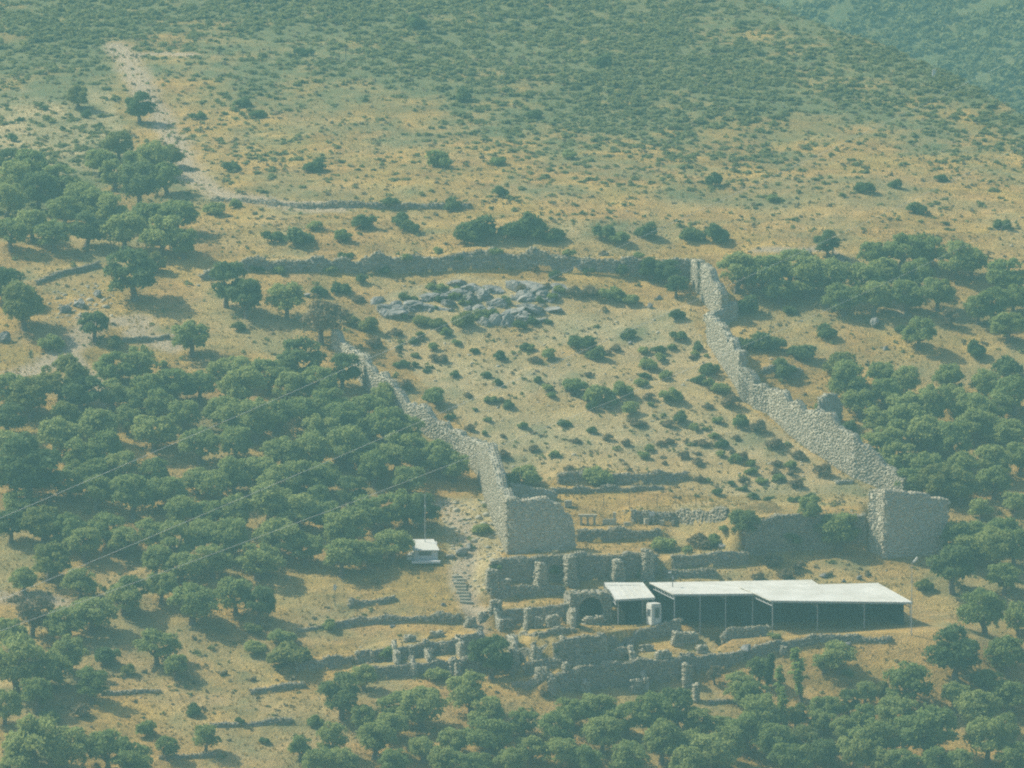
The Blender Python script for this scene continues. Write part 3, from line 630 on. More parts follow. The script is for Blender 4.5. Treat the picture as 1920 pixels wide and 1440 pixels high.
for u in (0.015, .33, .66, .985):
    p = B2[0]+(B2[1]-B2[0])*u; steel(sh, 'post', [(p[0], p[1]+.25, gz(p[0], p[1]+.25)-.2), (p[0], p[1]+.25, p[2]-.12)], .055)
    c = B2[3]+(B2[2]-B2[3])*u; truss(sh, p+(c-p)*.02, c)
for u in (.05, .5, .95):
    p = A_[3]+(A_[2]-A_[3])*u; steel(sh, 'post', [(p[0], p[1]-.3, gz(p[0], p[1]-.3)-.2), (p[0], p[1]-.3, p[2]-.15)], .055)
    p = B2[3]+(B2[2]-B2[3])*u; steel(sh, 'post', [(p[0], p[1]-.3, gz(p[0], p[1]-.3)-.2), (p[0], p[1]-.3, p[2]-.15)], .055)
def curtain(root, name, a, c, z0, mat='netting'):
    """hanging shade net from a roof edge down to the ground"""
    off = np.array(root.location); q = MB(); n = 12; k = 0
    for i in range(n+1):
        p = np.array(a)+(np.array(c)-np.array(a))*i/n; wv = .06*math.sin(i*2.1); zb = gz(p[0], p[1])-.1 if z0 is None else z0
        for th in (0, .03): q.v += [(p[0]-off[0]+.0, p[1]+wv+th-off[1], p[2]-.15-off[2]), (p[0]-off[0], p[1]+wv*1.5+th-off[1], zb-off[2])]
    for i in range(n):
        k = i*4; q.f += [(k, k+1, k+5, k+4), (k+2, k+6, k+7, k+3), (k, k+4, k+6, k+2)]
    return q.build(name, M[mat], root)
curtain(sh, 'shade_netting', A_[3]+(0, -.9, 0), A_[2]+(0, -.9, 0), None); curtain(sh, 'shade_netting', B2[3]+(.3, -.8, 0), B2[2]+(0, -.8, 0), None)
curtain(sh, 'shade_netting', B2[1]+np.array((-.9, .6, 0)), B2[2]+np.array((-.3, -.9, 0)), None)
C_ = [at(1155, 1124, 645.0), at(1228, 1120, 645.6), at(1205, 1092, 652.4), at(1133, 1092, 651.8)]
sm = empty('shelter_canopy', (C_[0][0]+2, C_[0][1]+3, gz(C_[0][0]+2, C_[0][1]+3))); tag(sm, 'small white sloping canopy roof left of the long shelter', 'canopy')
quad_roof('canopy_roof', sm, *C_, 6)
for c, dx in ((C_[0], .25), (C_[1], -.25)):
    steel(sm, 'post', [(c[0]+dx, c[1]+.3, gz(c[0]+dx, c[1]+.3)-.2), (c[0]+dx, c[1]+.3, c[2]-.1)], .06)
for c in (C_[2], C_[3]): steel(sm, 'post', [(c[0], c[1]-.3, gz(c[0], c[1]-.3)-.2), (c[0], c[1]-.3, c[2]-.1)], .06)
truss(sm, C_[0], C_[3]); truss(sm, C_[1], C_[2])
curtain(sm, 'shade_netting', C_[3]+(0.2, -1.2, 0), C_[2]+(-.1, -1.2, 0), None)
b = g1(1184, 1166); q = MB(); q.box((0, 0, .22), (.2, .18, .2)); q.box((0, 0, .44), (.22, .2, .02)); o = q.build('white_box', M['white']); o.location = b; tag(o, 'small white box on the ground under the small canopy', 'box')

# white booth
b = g1(1226, 1170); bo = empty('guard_booth', tuple(b), 0.42); tag(bo, 'narrow white guard booth with rounded top in front of the shelter', 'booth')
W, D, Hb = .62, .72, 2.15
def rbox(w_, d_, z0, z1, r, n=4):
    q = MB(); P = []
    for cx, cy, a0 in ((w_-r, d_-r, 0), (-w_+r, d_-r, 90), (-w_+r, -d_+r, 180), (w_-r, -d_+r, 270)):
        for k in range(n+1): a = math.radians(a0+90*k/n); P.append((cx+r*math.cos(a), cy+r*math.sin(a)))
    m_ = len(P); q.v = [(x, y, z0) for x, y in P]+[(x, y, z1) for x, y in P]; q.f = [tuple(range(m_))[::-1], tuple(range(m_, 2*m_))]+[(k, (k+1) % m_, m_+(k+1) % m_, m_+k) for k in range(m_)]
    return q
rbox(W, D, 0, Hb, .14).build('shell', M['white'], bo)
q = rbox(W*.93, D*.93, Hb-.01, Hb+.16, .2); rf = q.build('roof_cap', M['white'], bo)
dr = MB().box((.06, -D-.012, 1.0), (.36, .012, .92)).build('door', M['steel'], bo)
MB().box((.06, -D-.03, 1.32), (.27, .008, .55)).build('door_pane', M['glass'], dr); MB().box((.06, -D-.03, .42), (.27, .008, .26)).build('door_panel', M['white'], dr)
wn = MB().box((-W-.012, -.05, 1.3), (.012, .42, .42)).build('window', M['steel'], bo); MB().box((-W-.03, -.05, 1.3), (.008, .36, .36)).build('pane', M['glass'], wn)
# hut with mast
b = g1(798, 1052); hu = empty('hut', tuple(b), 0.05); tag(hu, 'small grey hut with bright white sloping roof beside the stone steps', 'hut')
q = MB(); q.hexa([(-1.3, 0, -.5), (1.35, 0, -.5), (1.35, 2.4, -.5), (-1.3, 2.4, -.5)], [(-1.3, 0, 1.25), (1.35, 0, 1.25), (1.35, 2.4, 1.95), (-1.3, 2.4, 1.95)]); q.build('wall', M['plaster'], hu)
q = MB(); q.hexa([(-1.5, -.35, 1.2), (1.55, -.35, 1.2), (1.0, 2.7, 2.08), (-1.35, 2.7, 2.08)], [(-1.5, -.35, 1.28), (1.55, -.35, 1.28), (1.0, 2.7, 2.16), (-1.35, 2.7, 2.16)]); q.build('roof', M['white'], hu)
wf = MB().box((-.05, -.02, .85), (.75, .02, .24)).build('window', M['steel'], hu); MB().box((-.05, -.045, .85), (.68, .01, .19)).build('pane', M['glass'], wf)
MB().hexa([(-2.2, .3, -.6), (-1.32, .3, -.6), (-1.32, 2.0, -.6), (-2.2, 2.0, -.6)], [(-2.1, .3, .35), (-1.32, .3, .6), (-1.32, 2.0, .9), (-2.1, 2.0, .6)]).build('lean_to', M['plaster'], hu)
MB().box((0, -.9, .02), (1.6, .5, .12)).build('doorstep', M['plaster'], hu)
def pole(name, label, px, py, hpx, rad=.045, mat='darkpost', head=None, cat='lamp post', group=None):
    b = g1(px, py); h_ = hpx*mpp(b); r = empty(name, tuple(b)); tag(r, label, cat, group)
    MB().tube([(0, 0, -.3), (0, 0, h_)], [rad*1.2, rad*.8], 8).build('shaft', M[mat], r)
    if head == 'lamp':
        MB().tube([(0, 0, h_-.1), (-.25, -.05, h_+.12)], .03).build('arm', M[mat], r); MB().box((-.32, -.06, h_+.12), (.18, .12, .06)).build('lamp_head', M['white'], r)
        MB().box((.02, 0, h_-.45), (.07, .07, .2)).build('control_box', M['steel'], r)
    if head == 'flood':
        MB().tube([(0, 0, h_-.05), (.3, -.05, h_+.15)], .03).build('arm', M[mat], r); o = MB().box((0, 0, 0), (.09, .2, .34)).build('solar_panel', M['white'], r); o.location = (.4, -.06, h_+.25); o.rotation_euler = (0, .7, 0)
    if head == 'box': MB().box((0, 0, h_*.78), (.10, .08, .1)).build('junction_box', M['white'], r); MB().tube([(-.2, 0, h_-.1), (.2, 0, h_-.1)], .015).build('antenna', M['steel'], r)
    if head == 'sign': MB().box((0, -.05, h_-.25), (.16, .015, .3)).build('plate', M['white'], r)
    return r
pole('lamp_post', 'tall dark lamp post standing between the booth and the long roof', 1261, 1176, 102, .05, 'darkpost', 'lamp')
pole('lamp_post', 'thin steel pole with white lamp panel at the right end of the roof', 1709, 1190, 138, .04, 'steel', 'flood')
pole('antenna_mast', 'slender steel antenna mast rising behind the small hut', 797, 1036, 112, .04, 'steel', 'box', 'mast')
pole('sign_post', 'white marker sign on a thin post in the left grove', 628, 1136, 40, .035, 'darkpost', 'sign', 'sign')
b = g1(1222, 984); ip = empty('information_panel', tuple(b)); tag(ip, 'grey information panel on two legs before the dark terrace wall', 'panel')
for dx in (-.22, .22): MB().tube([(dx, 0, -.2), (dx, 0, 1.3)], .03).build('leg', M['steel'], ip)
MB().box((0, -.05, 1.25), (.30, .02, .24)).build('plate', M['plaster'], ip)
FP = 'thin fence posts on the terrace above the information panel'
for k, px in enumerate((1132, 1180, 1232, 1268, 1305)):
    b = g1(px, 952); o = MB().tube([(0, 0, -.2), (.02*(k % 3-1), 0, 1.55)], [.035, .03], 6).build('fence_post', M['darkpost']); o.location = b
    tag(o, f"thin dark fence post, {['first','second','third','fourth','fifth'][k]} from left above the information panel", 'fence post', FP)
FP2 = 'fence posts along the top of the golden field'
for k, (px, py) in enumerate(((412, 104), (455, 108), (487, 109), (506, 106), (545, 112), (552, 110), (588, 112), (636, 116), (648, 112), (736, 116), (847, 102), (868, 112))):
    b = g1(px, py); o = MB().tube([(0, 0, -.2), (.03*(k % 3-1), 0, 1.3)], [.05, .045], 6).build('fence_post', M['darkpost']); o.location = b
    tag(o, f"weathered fence post, {['first','second','third','fourth','fifth','sixth','seventh','eighth','ninth','tenth','eleventh','twelfth'][k]} from left along the scrub above the golden field", 'fence post', FP2)
b = g1(1751, 145); o = MB().box((0, 0, .5), (.22, .25, .5)).box((0, 0, 1.03), (.26, .3, .04)).build('beehive', M['white']); o.location = b; tag(o, 'tiny white box standing in the scrub near the far ridge', 'white box')
# power lines
for k, (pa, pb, sag, lab) in enumerate((((-160, 1040, 300), (2060, 28, 812), 1.2, 'uppermost power cable crossing above the left olive grove'),
     ((-160, 1192, 300), (2060, 200, 800), 1.2, 'middle power cable crossing above the left olive grove'), ((-160, 1240, 300), (2060, 330, 780), 2.2, 'lowest power cable crossing above the left olive grove'))):
    a = at(*pa[:2], pa[2]); c = at(*pb[:2], pb[2]); P = [a+(c-a)*u-np.array([0, 0, 4*sag*u*(1-u)]) for u in np.linspace(0, 1, 60)]
    o = MB().tube(P, .010, 5).build('power_cable', M['cable']); tag(o, lab, 'cable', 'power cables')

# ------------------------------------------------------------------ rocks
def rock_mesh(seed, sub=4):
    bm = bmesh.new(); bmesh.ops.create_icosphere(bm, subdivisions=sub, radius=1.0); r = np.random.default_rng(seed)
    pl = [(lambda v: v/np.linalg.norm(v))(r.normal(size=3)) for _ in range(14)]; dd_ = r.uniform(.5, .9, 14)
    P = np.array([tuple(v.co) for v in bm.verts])
    for n_, d_ in zip(pl, dd_): e = np.clip(P@n_-d_, 0, None); P = P-e[:, None]*n_*.95
    a = P[:, 0]+P[:, 2]*.7; b_ = P[:, 1]-P[:, 2]*.8
    f = fbm(a*1.6+seed*9, b_*1.6, 61, 5, .6)*.22 - np.abs(fbm(a*2.6, b_*2.6+seed*5, 67, 3))*.30
    P = P*(1+f)[:, None]
    for v, p in zip(bm.verts, P): v.co = p
    me = bpy.data.meshes.new('rock'); bm.to_mesh(me); bm.free(); me.materials.append(M['rock']); return me
RK = [rock_mesh(k, 4) for k in range(8)]
b = g1(900, 600); oc = empty('rock_outcrop', tuple(b)); tag(oc, 'grey limestone outcrop in the upper part of the enclosure', 'rock outcrop')
for k, (px, py, wp, hp) in enumerate(((925, 612, 26, 34), (950, 612, 26, 34), (978, 600, 34, 24), (1000, 585, 46, 22), (985, 560, 36, 26), (962, 545, 26, 24), (1000, 545, 44, 24), (1015, 560, 30, 18),
     (930, 575, 34, 22), (905, 560, 32, 26), (880, 565, 34, 24), (925, 548, 34, 20), (890, 545, 36, 20), (860, 560, 30, 22), (845, 555, 30, 18), (900, 585, 24, 18), (905, 610, 30, 22), (875, 548, 26, 16),
     (825, 560, 36, 18), (800, 560, 30, 16), (750, 592, 40, 30), (725, 588, 36, 20), (770, 585, 30, 24), (780, 575, 34, 14), (705, 570, 26, 20), (860, 535, 40, 12), (1035, 585, 30, 14), (1010, 605, 26, 14), (955, 590, 40, 16), (840, 575, 30, 14), (815, 580, 34, 12))):
    wp, hp = wp*1.2, hp*1.0; p = g1(px, py); m_ = mpp(p); o = link('rock', RK[k % 8], None, oc)
    o.location = np.array(p)-b+np.array([0, .8, hp*m_*.08]); o.scale = (wp*m_*.72, max(wp, hp)*m_*.6, hp*m_*.75); o.rotation_euler = (R.uniform(-.3, .3), R.uniform(-.3, .3), R.uniform(0, 6.28))
for k in range(46):
    u = R.random(); px = 700+u*350; py = 590-60*u*R.random()-15*R.random()+(18 if px > 890 else 0)*R.random(); p = g1(px, py); m_ = mpp(p); o = link('rock', RK[(k*5) % 8], None, oc); q_ = R.uniform(8, 20)*m_
    o.location = np.array(p)-b+np.array([0, .3, -q_*.1]); o.scale = (q_*R.uniform(.8, 1.4), q_, q_*R.uniform(.5, .9)); o.rotation_euler = (R.uniform(-.3, .3), R.uniform(-.3, .3), R.uniform(0, 6.28))
BR_ = 'pale boulders scattered among the ruins'
BO = [(1228, 1030, 22, 12, 'grey boulder at the foot of the round bush below the dark terrace wall'), (1352, 1026, 20, 12, 'pale boulder beside the bushes left of the tall chamber wall'), (1545, 1082, 20, 8, 'flat pale boulder just above the step of the long roof'),
      (1582, 1090, 9, 6, 'small pale boulder above the right half of the long roof'), (1612, 1086, 12, 8, 'small pointed boulder above the right end of the long roof'), (1358, 1050, 22, 14, 'pale boulder at the right end of the overgrown terrace wall'),
      (1590, 1212, 16, 12, 'pale stone heap right of the poplars'), (893, 500, 10, 8, 'white boulder below the long upper block wall'), (1518, 478, 14, 12, 'pale boulder left of the dark round tree on the upper edge'),
      (1495, 482, 9, 12, 'small upright pale boulder on the upper edge of the slope'), (1218, 576, 14, 10, 'pale stone below the two round trees by the upper wall'), (1236, 560, 12, 8, 'smaller pale stone left of the topmost enclosure wall'),
      (1640, 610, 26, 16, 'flat grey boulder below the forked olive at upper right'), (1660, 655, 14, 8, 'small pale boulder on the bare slope at right'), (1182, 645, 10, 7, 'small white stone on the bare enclosure slope'),
      (575, 555, 16, 8, 'pale flat stone under trees left of the outcrop'), (183, 555, 22, 14, 'pale rock in the stony bank at far left'), (150, 575, 30, 18, 'grey rock lower in the stony bank at far left'), (120, 585, 26, 14, 'brownish rock at the left end of the stony bank'),
      (8, 640, 22, 24, 'pale rock at the left edge of the picture'), (868, 1040, 26, 14, 'pale rubble boulder right of the hut'), (880, 1030, 16, 16, 'upright rubble stone right of the hut'), (845, 1046, 22, 10, 'flat boulder touching the hut'),
      (925, 1085, 14, 26, 'upright pale stone at the top of the stone steps'), (1300, 1060, 8, 6, 'small stone on the terrace above the long roof'), (900, 1190, 26, 8, 'pale flat slab at the foot of the stone steps'), (830, 1135, 12, 6, 'small flat stone on the dry grass below the steps'),
      (735, 1175, 12, 5, 'small white flat stone on the dry grass terrace'), (1470, 1212, 14, 8, 'small stone below the shelter wall'), (1400, 1222, 30, 14, 'pale fallen masonry below the pit')]
for k, (px, py, wp, hp, lab) in enumerate(BO):
    p = g1(px, py); m_ = mpp(p); o = link('boulder', RK[(k*3+1) % 8]); o.location = p+np.array([0, 0, hp*m_*.25]); o.scale = (wp*m_*.6, wp*m_*.45, hp*m_*.7)
    o.rotation_euler = (R.uniform(-.2, .2), R.uniform(-.2, .2), R.uniform(0, 6.28)); tag(o, lab, 'boulder', BR_)
# stone steps beside the ruins
b = g1(866, 1130); st = empty('stone_steps', tuple(b)); tag(st, 'flight of rough grey stone steps descending right of the hut', 'steps')
for k in range(9):
    p = g1(857+k*2.0+R.uniform(-1, 1), 1082+k*6); q = MB().box((0, 0, 0), (R.uniform(.5, .75), .28, .12)); o = q.build('step', M['stone'], st); o.location = p-b+np.array([0, 0, .06]); o.rotation_euler = (0, R.uniform(-.05, .05), R.uniform(-.1, .1))

# ------------------------------------------------------------------ trees and bushes
def leaf_cloud(seed, clumps, n, size, flat=0.75, bottom=-0.3, spike=0.0, shape=None, crad=(.22, .42)):
    """leaf-sized faces spread over irregular clumps; crown radius 1, centre at the origin"""
    r = np.random.default_rng(seed); cen = []; rad = []
    while len(cen) < clumps:
        p = r.uniform(-1, 1, 3)
        if np.linalg.norm(p) > 1 or p[2] < bottom-.25: continue
        if shape is None: p = p/np.linalg.norm(p)*np.linalg.norm(p)**.6*np.array([.74, .74, flat*.74])
        else: p = shape(p, r)
        cen.append(p); rad.append(r.uniform(*crad))
    cen = np.array(cen); rad = np.array(rad)
    k = r.choice(len(cen), n, p=rad**2/np.sum(rad**2)); d = r.normal(size=(n, 3)); d /= np.linalg.norm(d, axis=1)[:, None]
    d[:, 2] = np.where(d[:, 2] < -.35, -d[:, 2], d[:, 2])
    rr = rad[k]*(r.uniform(.45, 1.0, n)**.5)*(1+spike*np.abs(r.normal(size=n)))
    P = cen[k]+d*rr[:, None]*np.array([1, 1, .85])
    nr = d*.7+P/np.maximum(np.linalg.norm(P, axis=1), 1)[:, None]*.4+r.normal(size=(n, 3))*.6; nr /= np.linalg.norm(nr, axis=1)[:, None]
    a = np.cross(nr, r.normal(size=(n, 3))); a /= np.linalg.norm(a, axis=1)[:, None]; bb = np.cross(nr, a)
    s = size*r.uniform(.6, 1.35, n)[:, None]; a = a*s; bb = bb*s*.62
    V = np.stack([P-a, P-bb, P+a, P+bb], 1); F = np.arange(n*4).reshape(n, 4)
    return V.reshape(-1, 3), F, cen, rad
def trunk_mesh(seed, cen, base, forks=4, r0=.11, straight=False):
    r = random.Random(seed); mb = MB(); top = (r.uniform(-.1, .1), r.uniform(-.1, .1), base*r.uniform(.45, .62))
    mb.tube([(0, 0, -.15), (r.uniform(-.04, .04), r.uniform(-.04, .04), top[2]*.5), top], [r0*1.35, r0, r0*.85], 7)
    order = sorted(range(len(cen)), key=lambda i: r.random())[:forks]
    for i in order:
        c = cen[i]; e = (c[0]*.85, c[1]*.85, base+c[2]*.8); mid = ((top[0]+e[0])*.5+r.uniform(-.08, .08), (top[1]+e[1])*.5+r.uniform(-.08, .08), (top[2]+e[2])*.5-.03)
        mb.tube([top, mid, e], [r0*.62, r0*.42, r0*.15], 5)
    return mb.mesh('trunk')
VAR = {}
def make_var(kind, count, mat, **kw):
    L = []
    for k in range(count):
        V, F, cen, rad = leaf_cloud(hash_(kind)+k*7, **kw['cloud']); base = kw['base']
        V = V+np.array([0, 0, base]); me = mesh_np('crown', V, F); me.materials.append(M[mat])
        tm = trunk_mesh(k*13+5, cen, base, kw.get('forks', 4), kw.get('r0', .11)); tm.materials.append(M['bark']); L.append((me, tm))
    VAR[kind] = L
def hash_(s): return sum(ord(c)*(i+3) for i, c in enumerate(s))
make_var('olive', 14, 'olive', cloud=dict(clumps=40, n=4300, size=.062, flat=.95, crad=(.14, .31), spike=.20), base=.86)
make_var('darktree', 4, 'dark', cloud=dict(clumps=38, n=4200, size=.066, flat=1.05, crad=(.15, .33), spike=.18), base=.98)
make_var('yellowtree', 3, 'yellow', cloud=dict(clumps=36, n=4200, size=.064, flat=.95, crad=(.15, .32), spike=.2), base=.86)
make_var('drytree', 2, 'dry', cloud=dict(clumps=15, n=1800, size=.075, flat=.85, spike=.15), base=1.0)
dome = lambda p, r: np.array([p[0]*.66, p[1]*.66, abs(p[2])*.62])
make_var('darkbush', 5, 'dark', cloud=dict(clumps=12, n=1500, size=.10, spike=.16, shape=dome), base=.18, forks=3, r0=.06)
make_var('greenbush', 4, 'olive', cloud=dict(clumps=12, n=1500, size=.10, spike=.12, shape=dome), base=.18, forks=3, r0=.06)
make_var('yellowbush', 3, 'yellow', cloud=dict(clumps=12, n=1500, size=.10, spike=.12, shape=dome), base=.18, forks=3, r0=.06)
make_var('drybush', 3, 'dry', cloud=dict(clumps=10, n=1100, size=.09, spike=.2, shape=dome), base=.15, forks=3, r0=.05)
col_ = lambda p, r: np.array([p[0]*.55*(1.1-abs(p[2])), p[1]*.55*(1.1-abs(p[2])), p[2]*4.2])
make_var('poplar', 3, 'poplar', cloud=dict(clumps=70, n=1900, size=.14, shape=col_, bottom=-2, crad=(.25, .45)), base=5.0, forks=2, r0=.16)
make_var('darkpoplar', 1, 'dark', cloud=dict(clumps=90, n=4600, size=.15, shape=col_, bottom=-2, crad=(.25, .45)), base=5.0, forks=2, r0=.16)
ORD = ['zeroth', 'first', 'second', 'third', 'fourth', 'fifth', 'sixth', 'seventh', 'eighth', 'ninth', 'tenth', 'eleventh', 'twelfth', 'thirteenth', 'fourteenth', 'fifteenth', 'sixteenth', 'seventeenth', 'eighteenth', 'nineteenth', 'twentieth',
       'twenty-first', 'twenty-second', 'twenty-third', 'twenty-fourth', 'twenty-fifth', 'twenty-sixth', 'twenty-seventh', 'twenty-eighth', 'twenty-ninth', 'thirtieth']
cnt = {}
def plant(kind, px, py, rpx, name, label, cat, group, sz=1.0):
    p = g1(px, py); r_ = rpx*mpp(p); k = cnt.get(kind, 0); cnt[kind] = k+1
    cm, tm = VAR[kind][k % len(VAR[kind])]
    o = empty(name, tuple(p), R.uniform(0, 6.28)); o.scale = (r_*R.uniform(.85, 1.15), r_*R.uniform(.85, 1.15), r_*R.uniform(.84, 1.12)*sz); o.rotation_euler = (R.uniform(-.1, .1), R.uniform(-.1, .1), R.uniform(0, 6.28))
    tag(o, label, cat, group); link('crown', cm, None, o); link('trunk', tm, None, o); return o
KINDS = {'o': ('olive', 'olive_tree', 'olive tree', 'grey-green'), 'd': ('darktree', 'evergreen_tree', 'evergreen tree', 'dark'), 'y': ('yellowtree', 'leafy_tree', 'leafy tree', 'yellow-green'), 'w': ('drytree', 'olive_tree', 'withered olive tree', 'brownish'),
         'D': ('darkbush', 'bush', 'bush', 'dark'), 'G': ('greenbush', 'bush', 'bush', 'grey-green'), 'Y': ('yellowbush', 'bush', 'bush', 'yellow-green'), 'W': ('drybush', 'bush', 'dry bush', 'brown')}
def plant_zone(spec, where, group, band):
    """spec rows: (x, y, r, kind) = centre of the crown and its radius in the photo"""
    items = []
    for x, y, r_, k in spec:
        if k.islower(): r_ *= 1.1
        foot = y + (r_*.84 if k.islower() else r_*.45)
        items.append((x, foot, r_, k))
    items.sort(key=lambda a: a[1]); rows = []
    for it in items:
        if rows and it[1]-rows[-1][0][1] < band and len(rows[-1]) < 26: rows[-1].append(it)
        else: rows.append([it])
    for ri_, row in enumerate(rows):
        row.sort(key=lambda a: a[0])
        for ci, (x, f, r_, k) in enumerate(row):
            kind, nm, cat, tint = KINDS[k]; size = 'big' if r_ >= 56 else 'small' if r_ < (33 if k.islower() else 15) else ''
            lab = ' '.join((size + ' ' + tint + ' ' + cat).split())
            lab += f", {ORD[ci+1]} from left, {ORD[ri_+1]} row down {where}" if len(row) > 1 else f", alone in the {ORD[ri_+1]} row down {where}"
            plant(kind, x, f, r_, nm, lab, cat.split()[-1] if cat.endswith('tree') else 'bush', group)
LEFT = [(45,572,50,'y'),(8,540,34,'d'),(254,512,56,'d'),(293,490,24,'y'),(178,612,30,'d'),(425,540,40,'d'),(462,566,34,'d'),(538,565,36,'o'),(602,606,42,'w'),(360,634,38,'o'),
 (215,688,42,'o'),(258,686,36,'o'),(115,712,52,'y'),(152,742,42,'d'),(58,742,44,'y'),(14,732,40,'o'),(12,784,40,'d'),(212,738,34,'o'),(284,738,36,'o'),(330,722,38,'o'),(376,722,34,'o'),(410,692,30,'o'),
 (126,784,30,'y'),(110,822,44,'o'),(184,800,40,'o'),(240,790,27,'o'),(288,806,44,'o'),(374,832,40,'o'),(342,776,38,'o'),(420,768,40,'o'),(455,730,42,'o'),(446,692,34,'o'),(504,702,38,'o'),
 (562,678,46,'d'),(602,722,42,'o'),(642,694,34,'d'),(570,768,38,'o'),(520,778,38,'o'),(480,792,42,'o'),(440,830,38,'o'),(600,802,40,'o'),(642,780,42,'o'),(690,764,36,'o'),(722,802,38,'o'),(652,842,42,'o'),(590,848,42,'o'),(530,850,38,'o'),(684,850,38,'o'),
 (52,888,66,'d'),(18,850,42,'o'),(150,860,40,'o'),(200,848,38,'o'),(232,876,34,'o'),(130,902,40,'o'),(182,918,42,'o'),(250,930,44,'o'),(312,920,38,'o'),(342,956,38,'o'),(402,906,38,'o'),(440,896,42,'o'),(482,880,38,'o'),(522,910,36,'o'),(562,890,38,'o'),(612,898,36,'o'),(652,922,34,'d'),(702,882,36,'o'),(742,852,40,'o'),(766,900,34,'o'),
 (82,982,42,'y'),(92,990,34,'d'),(132,1000,34,'o'),(92,1050,44,'y'),(160,1022,34,'o'),(202,990,38,'o'),(232,1012,34,'o'),(282,1000,38,'o'),(332,1012,42,'o'),(382,1000,38,'o'),(432,1012,42,'o'),(292,1054,34,'o'),(392,960,36,'o'),(442,958,38,'o'),(502,950,42,'o'),(562,960,42,'o'),(522,1008,46,'o'),(482,1048,42,'o'),(572,1026,36,'o'),
 (650,996,46,'o'),(640,1046,38,'o'),(702,958,42,'o'),(760,950,42,'o'),(792,962,34,'d'),(736,1018,36,'o'),(690,1042,28,'o'),(594,930,30,'o'),(822,858,40,'o'),(778,842,32,'o'),(852,872,34,'o'),(340,1060,36,'o'),(400,1052,36,'o'),
 (430,790,34,'o'),(300,760,32,'o'),(250,750,30,'o'),(180,880,34,'o'),(290,890,32,'o'),(370,900,30,'o'),(720,745,30,'o'),(760,810,34,'o'),(40,940,34,'o'),(20,985,34,'d'),(610,965,34,'o'),(545,730,34,'o'),(690,800,34,'o'),(620,755,34,'o')]
plant_zone(LEFT, 'in left grove', 'trees of the left olive grove', 34)
LOW = [(232,1118,38,'o'),(172,1150,42,'o'),(360,1128,46,'o'),(442,1118,38,'o'),(484,1138,34,'d'),(120,1168,42,'o'),(60,1160,38,'w'),(18,1190,40,'o'),(295,1212,38,'o'),(30,1250,54,'o'),(92,1258,42,'o'),(132,1226,38,'o'),(70,1302,38,'o'),(172,1288,34,'o'),(246,1110,36,'d'),(150,1094,32,'o'),(302,1104,32,'o'),(46,1086,28,'o'),(330,1250,26,'o'),
 (60,1398,62,'o'),(122,1402,52,'o'),(202,1408,46,'o'),(252,1428,38,'o'),(10,1330,34,'o'),(24,1440,40,'o'),(385,1384,32,'o'),(312,1402,26,'o')]
plant_zone(LOW, 'at lower left', 'trees at the lower left', 40)
BOT = [(920,1236,40,'d'),(640,1304,48,'d'),(682,1272,26,'o'),(745,1320,34,'o'),(792,1330,42,'o'),(735,1360,34,'o'),(702,1388,38,'o'),(882,1302,42,'o'),(908,1336,38,'o'),(912,1376,46,'o'),(850,1390,34,'o'),(622,1390,34,'o'),(642,1422,34,'o'),(792,1402,30,'o'),(830,1428,32,'o'),
 (1072,1334,36,'o'),(1122,1330,38,'o'),(1040,1372,38,'o'),(1130,1380,42,'o'),(1176,1352,38,'o'),(1222,1346,42,'o'),(1270,1338,40,'d'),(1240,1392,44,'o'),(1292,1394,36,'o'),(1050,1410,38,'o'),(1332,1412,44,'o'),(990,1402,34,'o'),(962,1428,32,'o'),(1100,1428,34,'o'),(1180,1430,38,'o'),(740,1430,34,'o'),(900,1432,30,'o'),(980,1356,30,'o'),(1314,1356,34,'o'),(1290,1434,34,'o'),(860,1434,30,'o'),(682,1350,28,'o'),(602,1432,32,'o'),(562,1404,24,'o')]
plant_zone(BOT, 'below the ruins', 'trees below the ruins', 40)
RLOW = [(1340,1268,17,'w'),(1386,1288,36,'o'),(1422,1256,30,'d'),(1430,1340,42,'o'),(1400,1372,42,'o'),(1442,1392,38,'o'),(1502,1382,36,'y'),(1360,1402,40,'o'),(1572,1234,31,'o'),(1544,1240,24,'o'),(1546,1326,36,'o'),(1590,1318,28,'d'),(1540,1352,28,'o'),(1702,1288,46,'o'),(1790,1226,54,'d'),(1888,1226,44,'o'),
 (1682,1332,42,'o'),(1742,1374,60,'o'),(1830,1332,42,'o'),(1892,1310,38,'o'),(1640,1390,46,'o'),(1602,1412,42,'o'),(1552,1412,32,'d'),(1852,1390,46,'o'),(1902,1420,38,'o'),(1786,1074,42,'d'),(1846,1148,46,'o'),(1882,1080,38,'o'),(1902,1030,38,'o'),(1860,1032,38,'o'),(1816,1030,34,'o'),(1500,1424,36,'o'),(1690,1430,36,'o'),(1800,1432,38,'o'),(1910,1160,34,'o'),(1352,1362,32,'o'),(1472,1424,32,'o'),(1582,1372,32,'o'),(1622,1350,32,'o'),(1662,1434,32,'o'),(1760,1434,34,'o'),(1882,1372,34,'o'),(1792,1304,34,'o'),(1852,1274,30,'o'),(1412,1312,32,'o'),(1490,1344,26,'y'),(1622,1302,24,'o')]
plant_zone(RLOW, 'at lower right', 'trees at the lower right', 40)
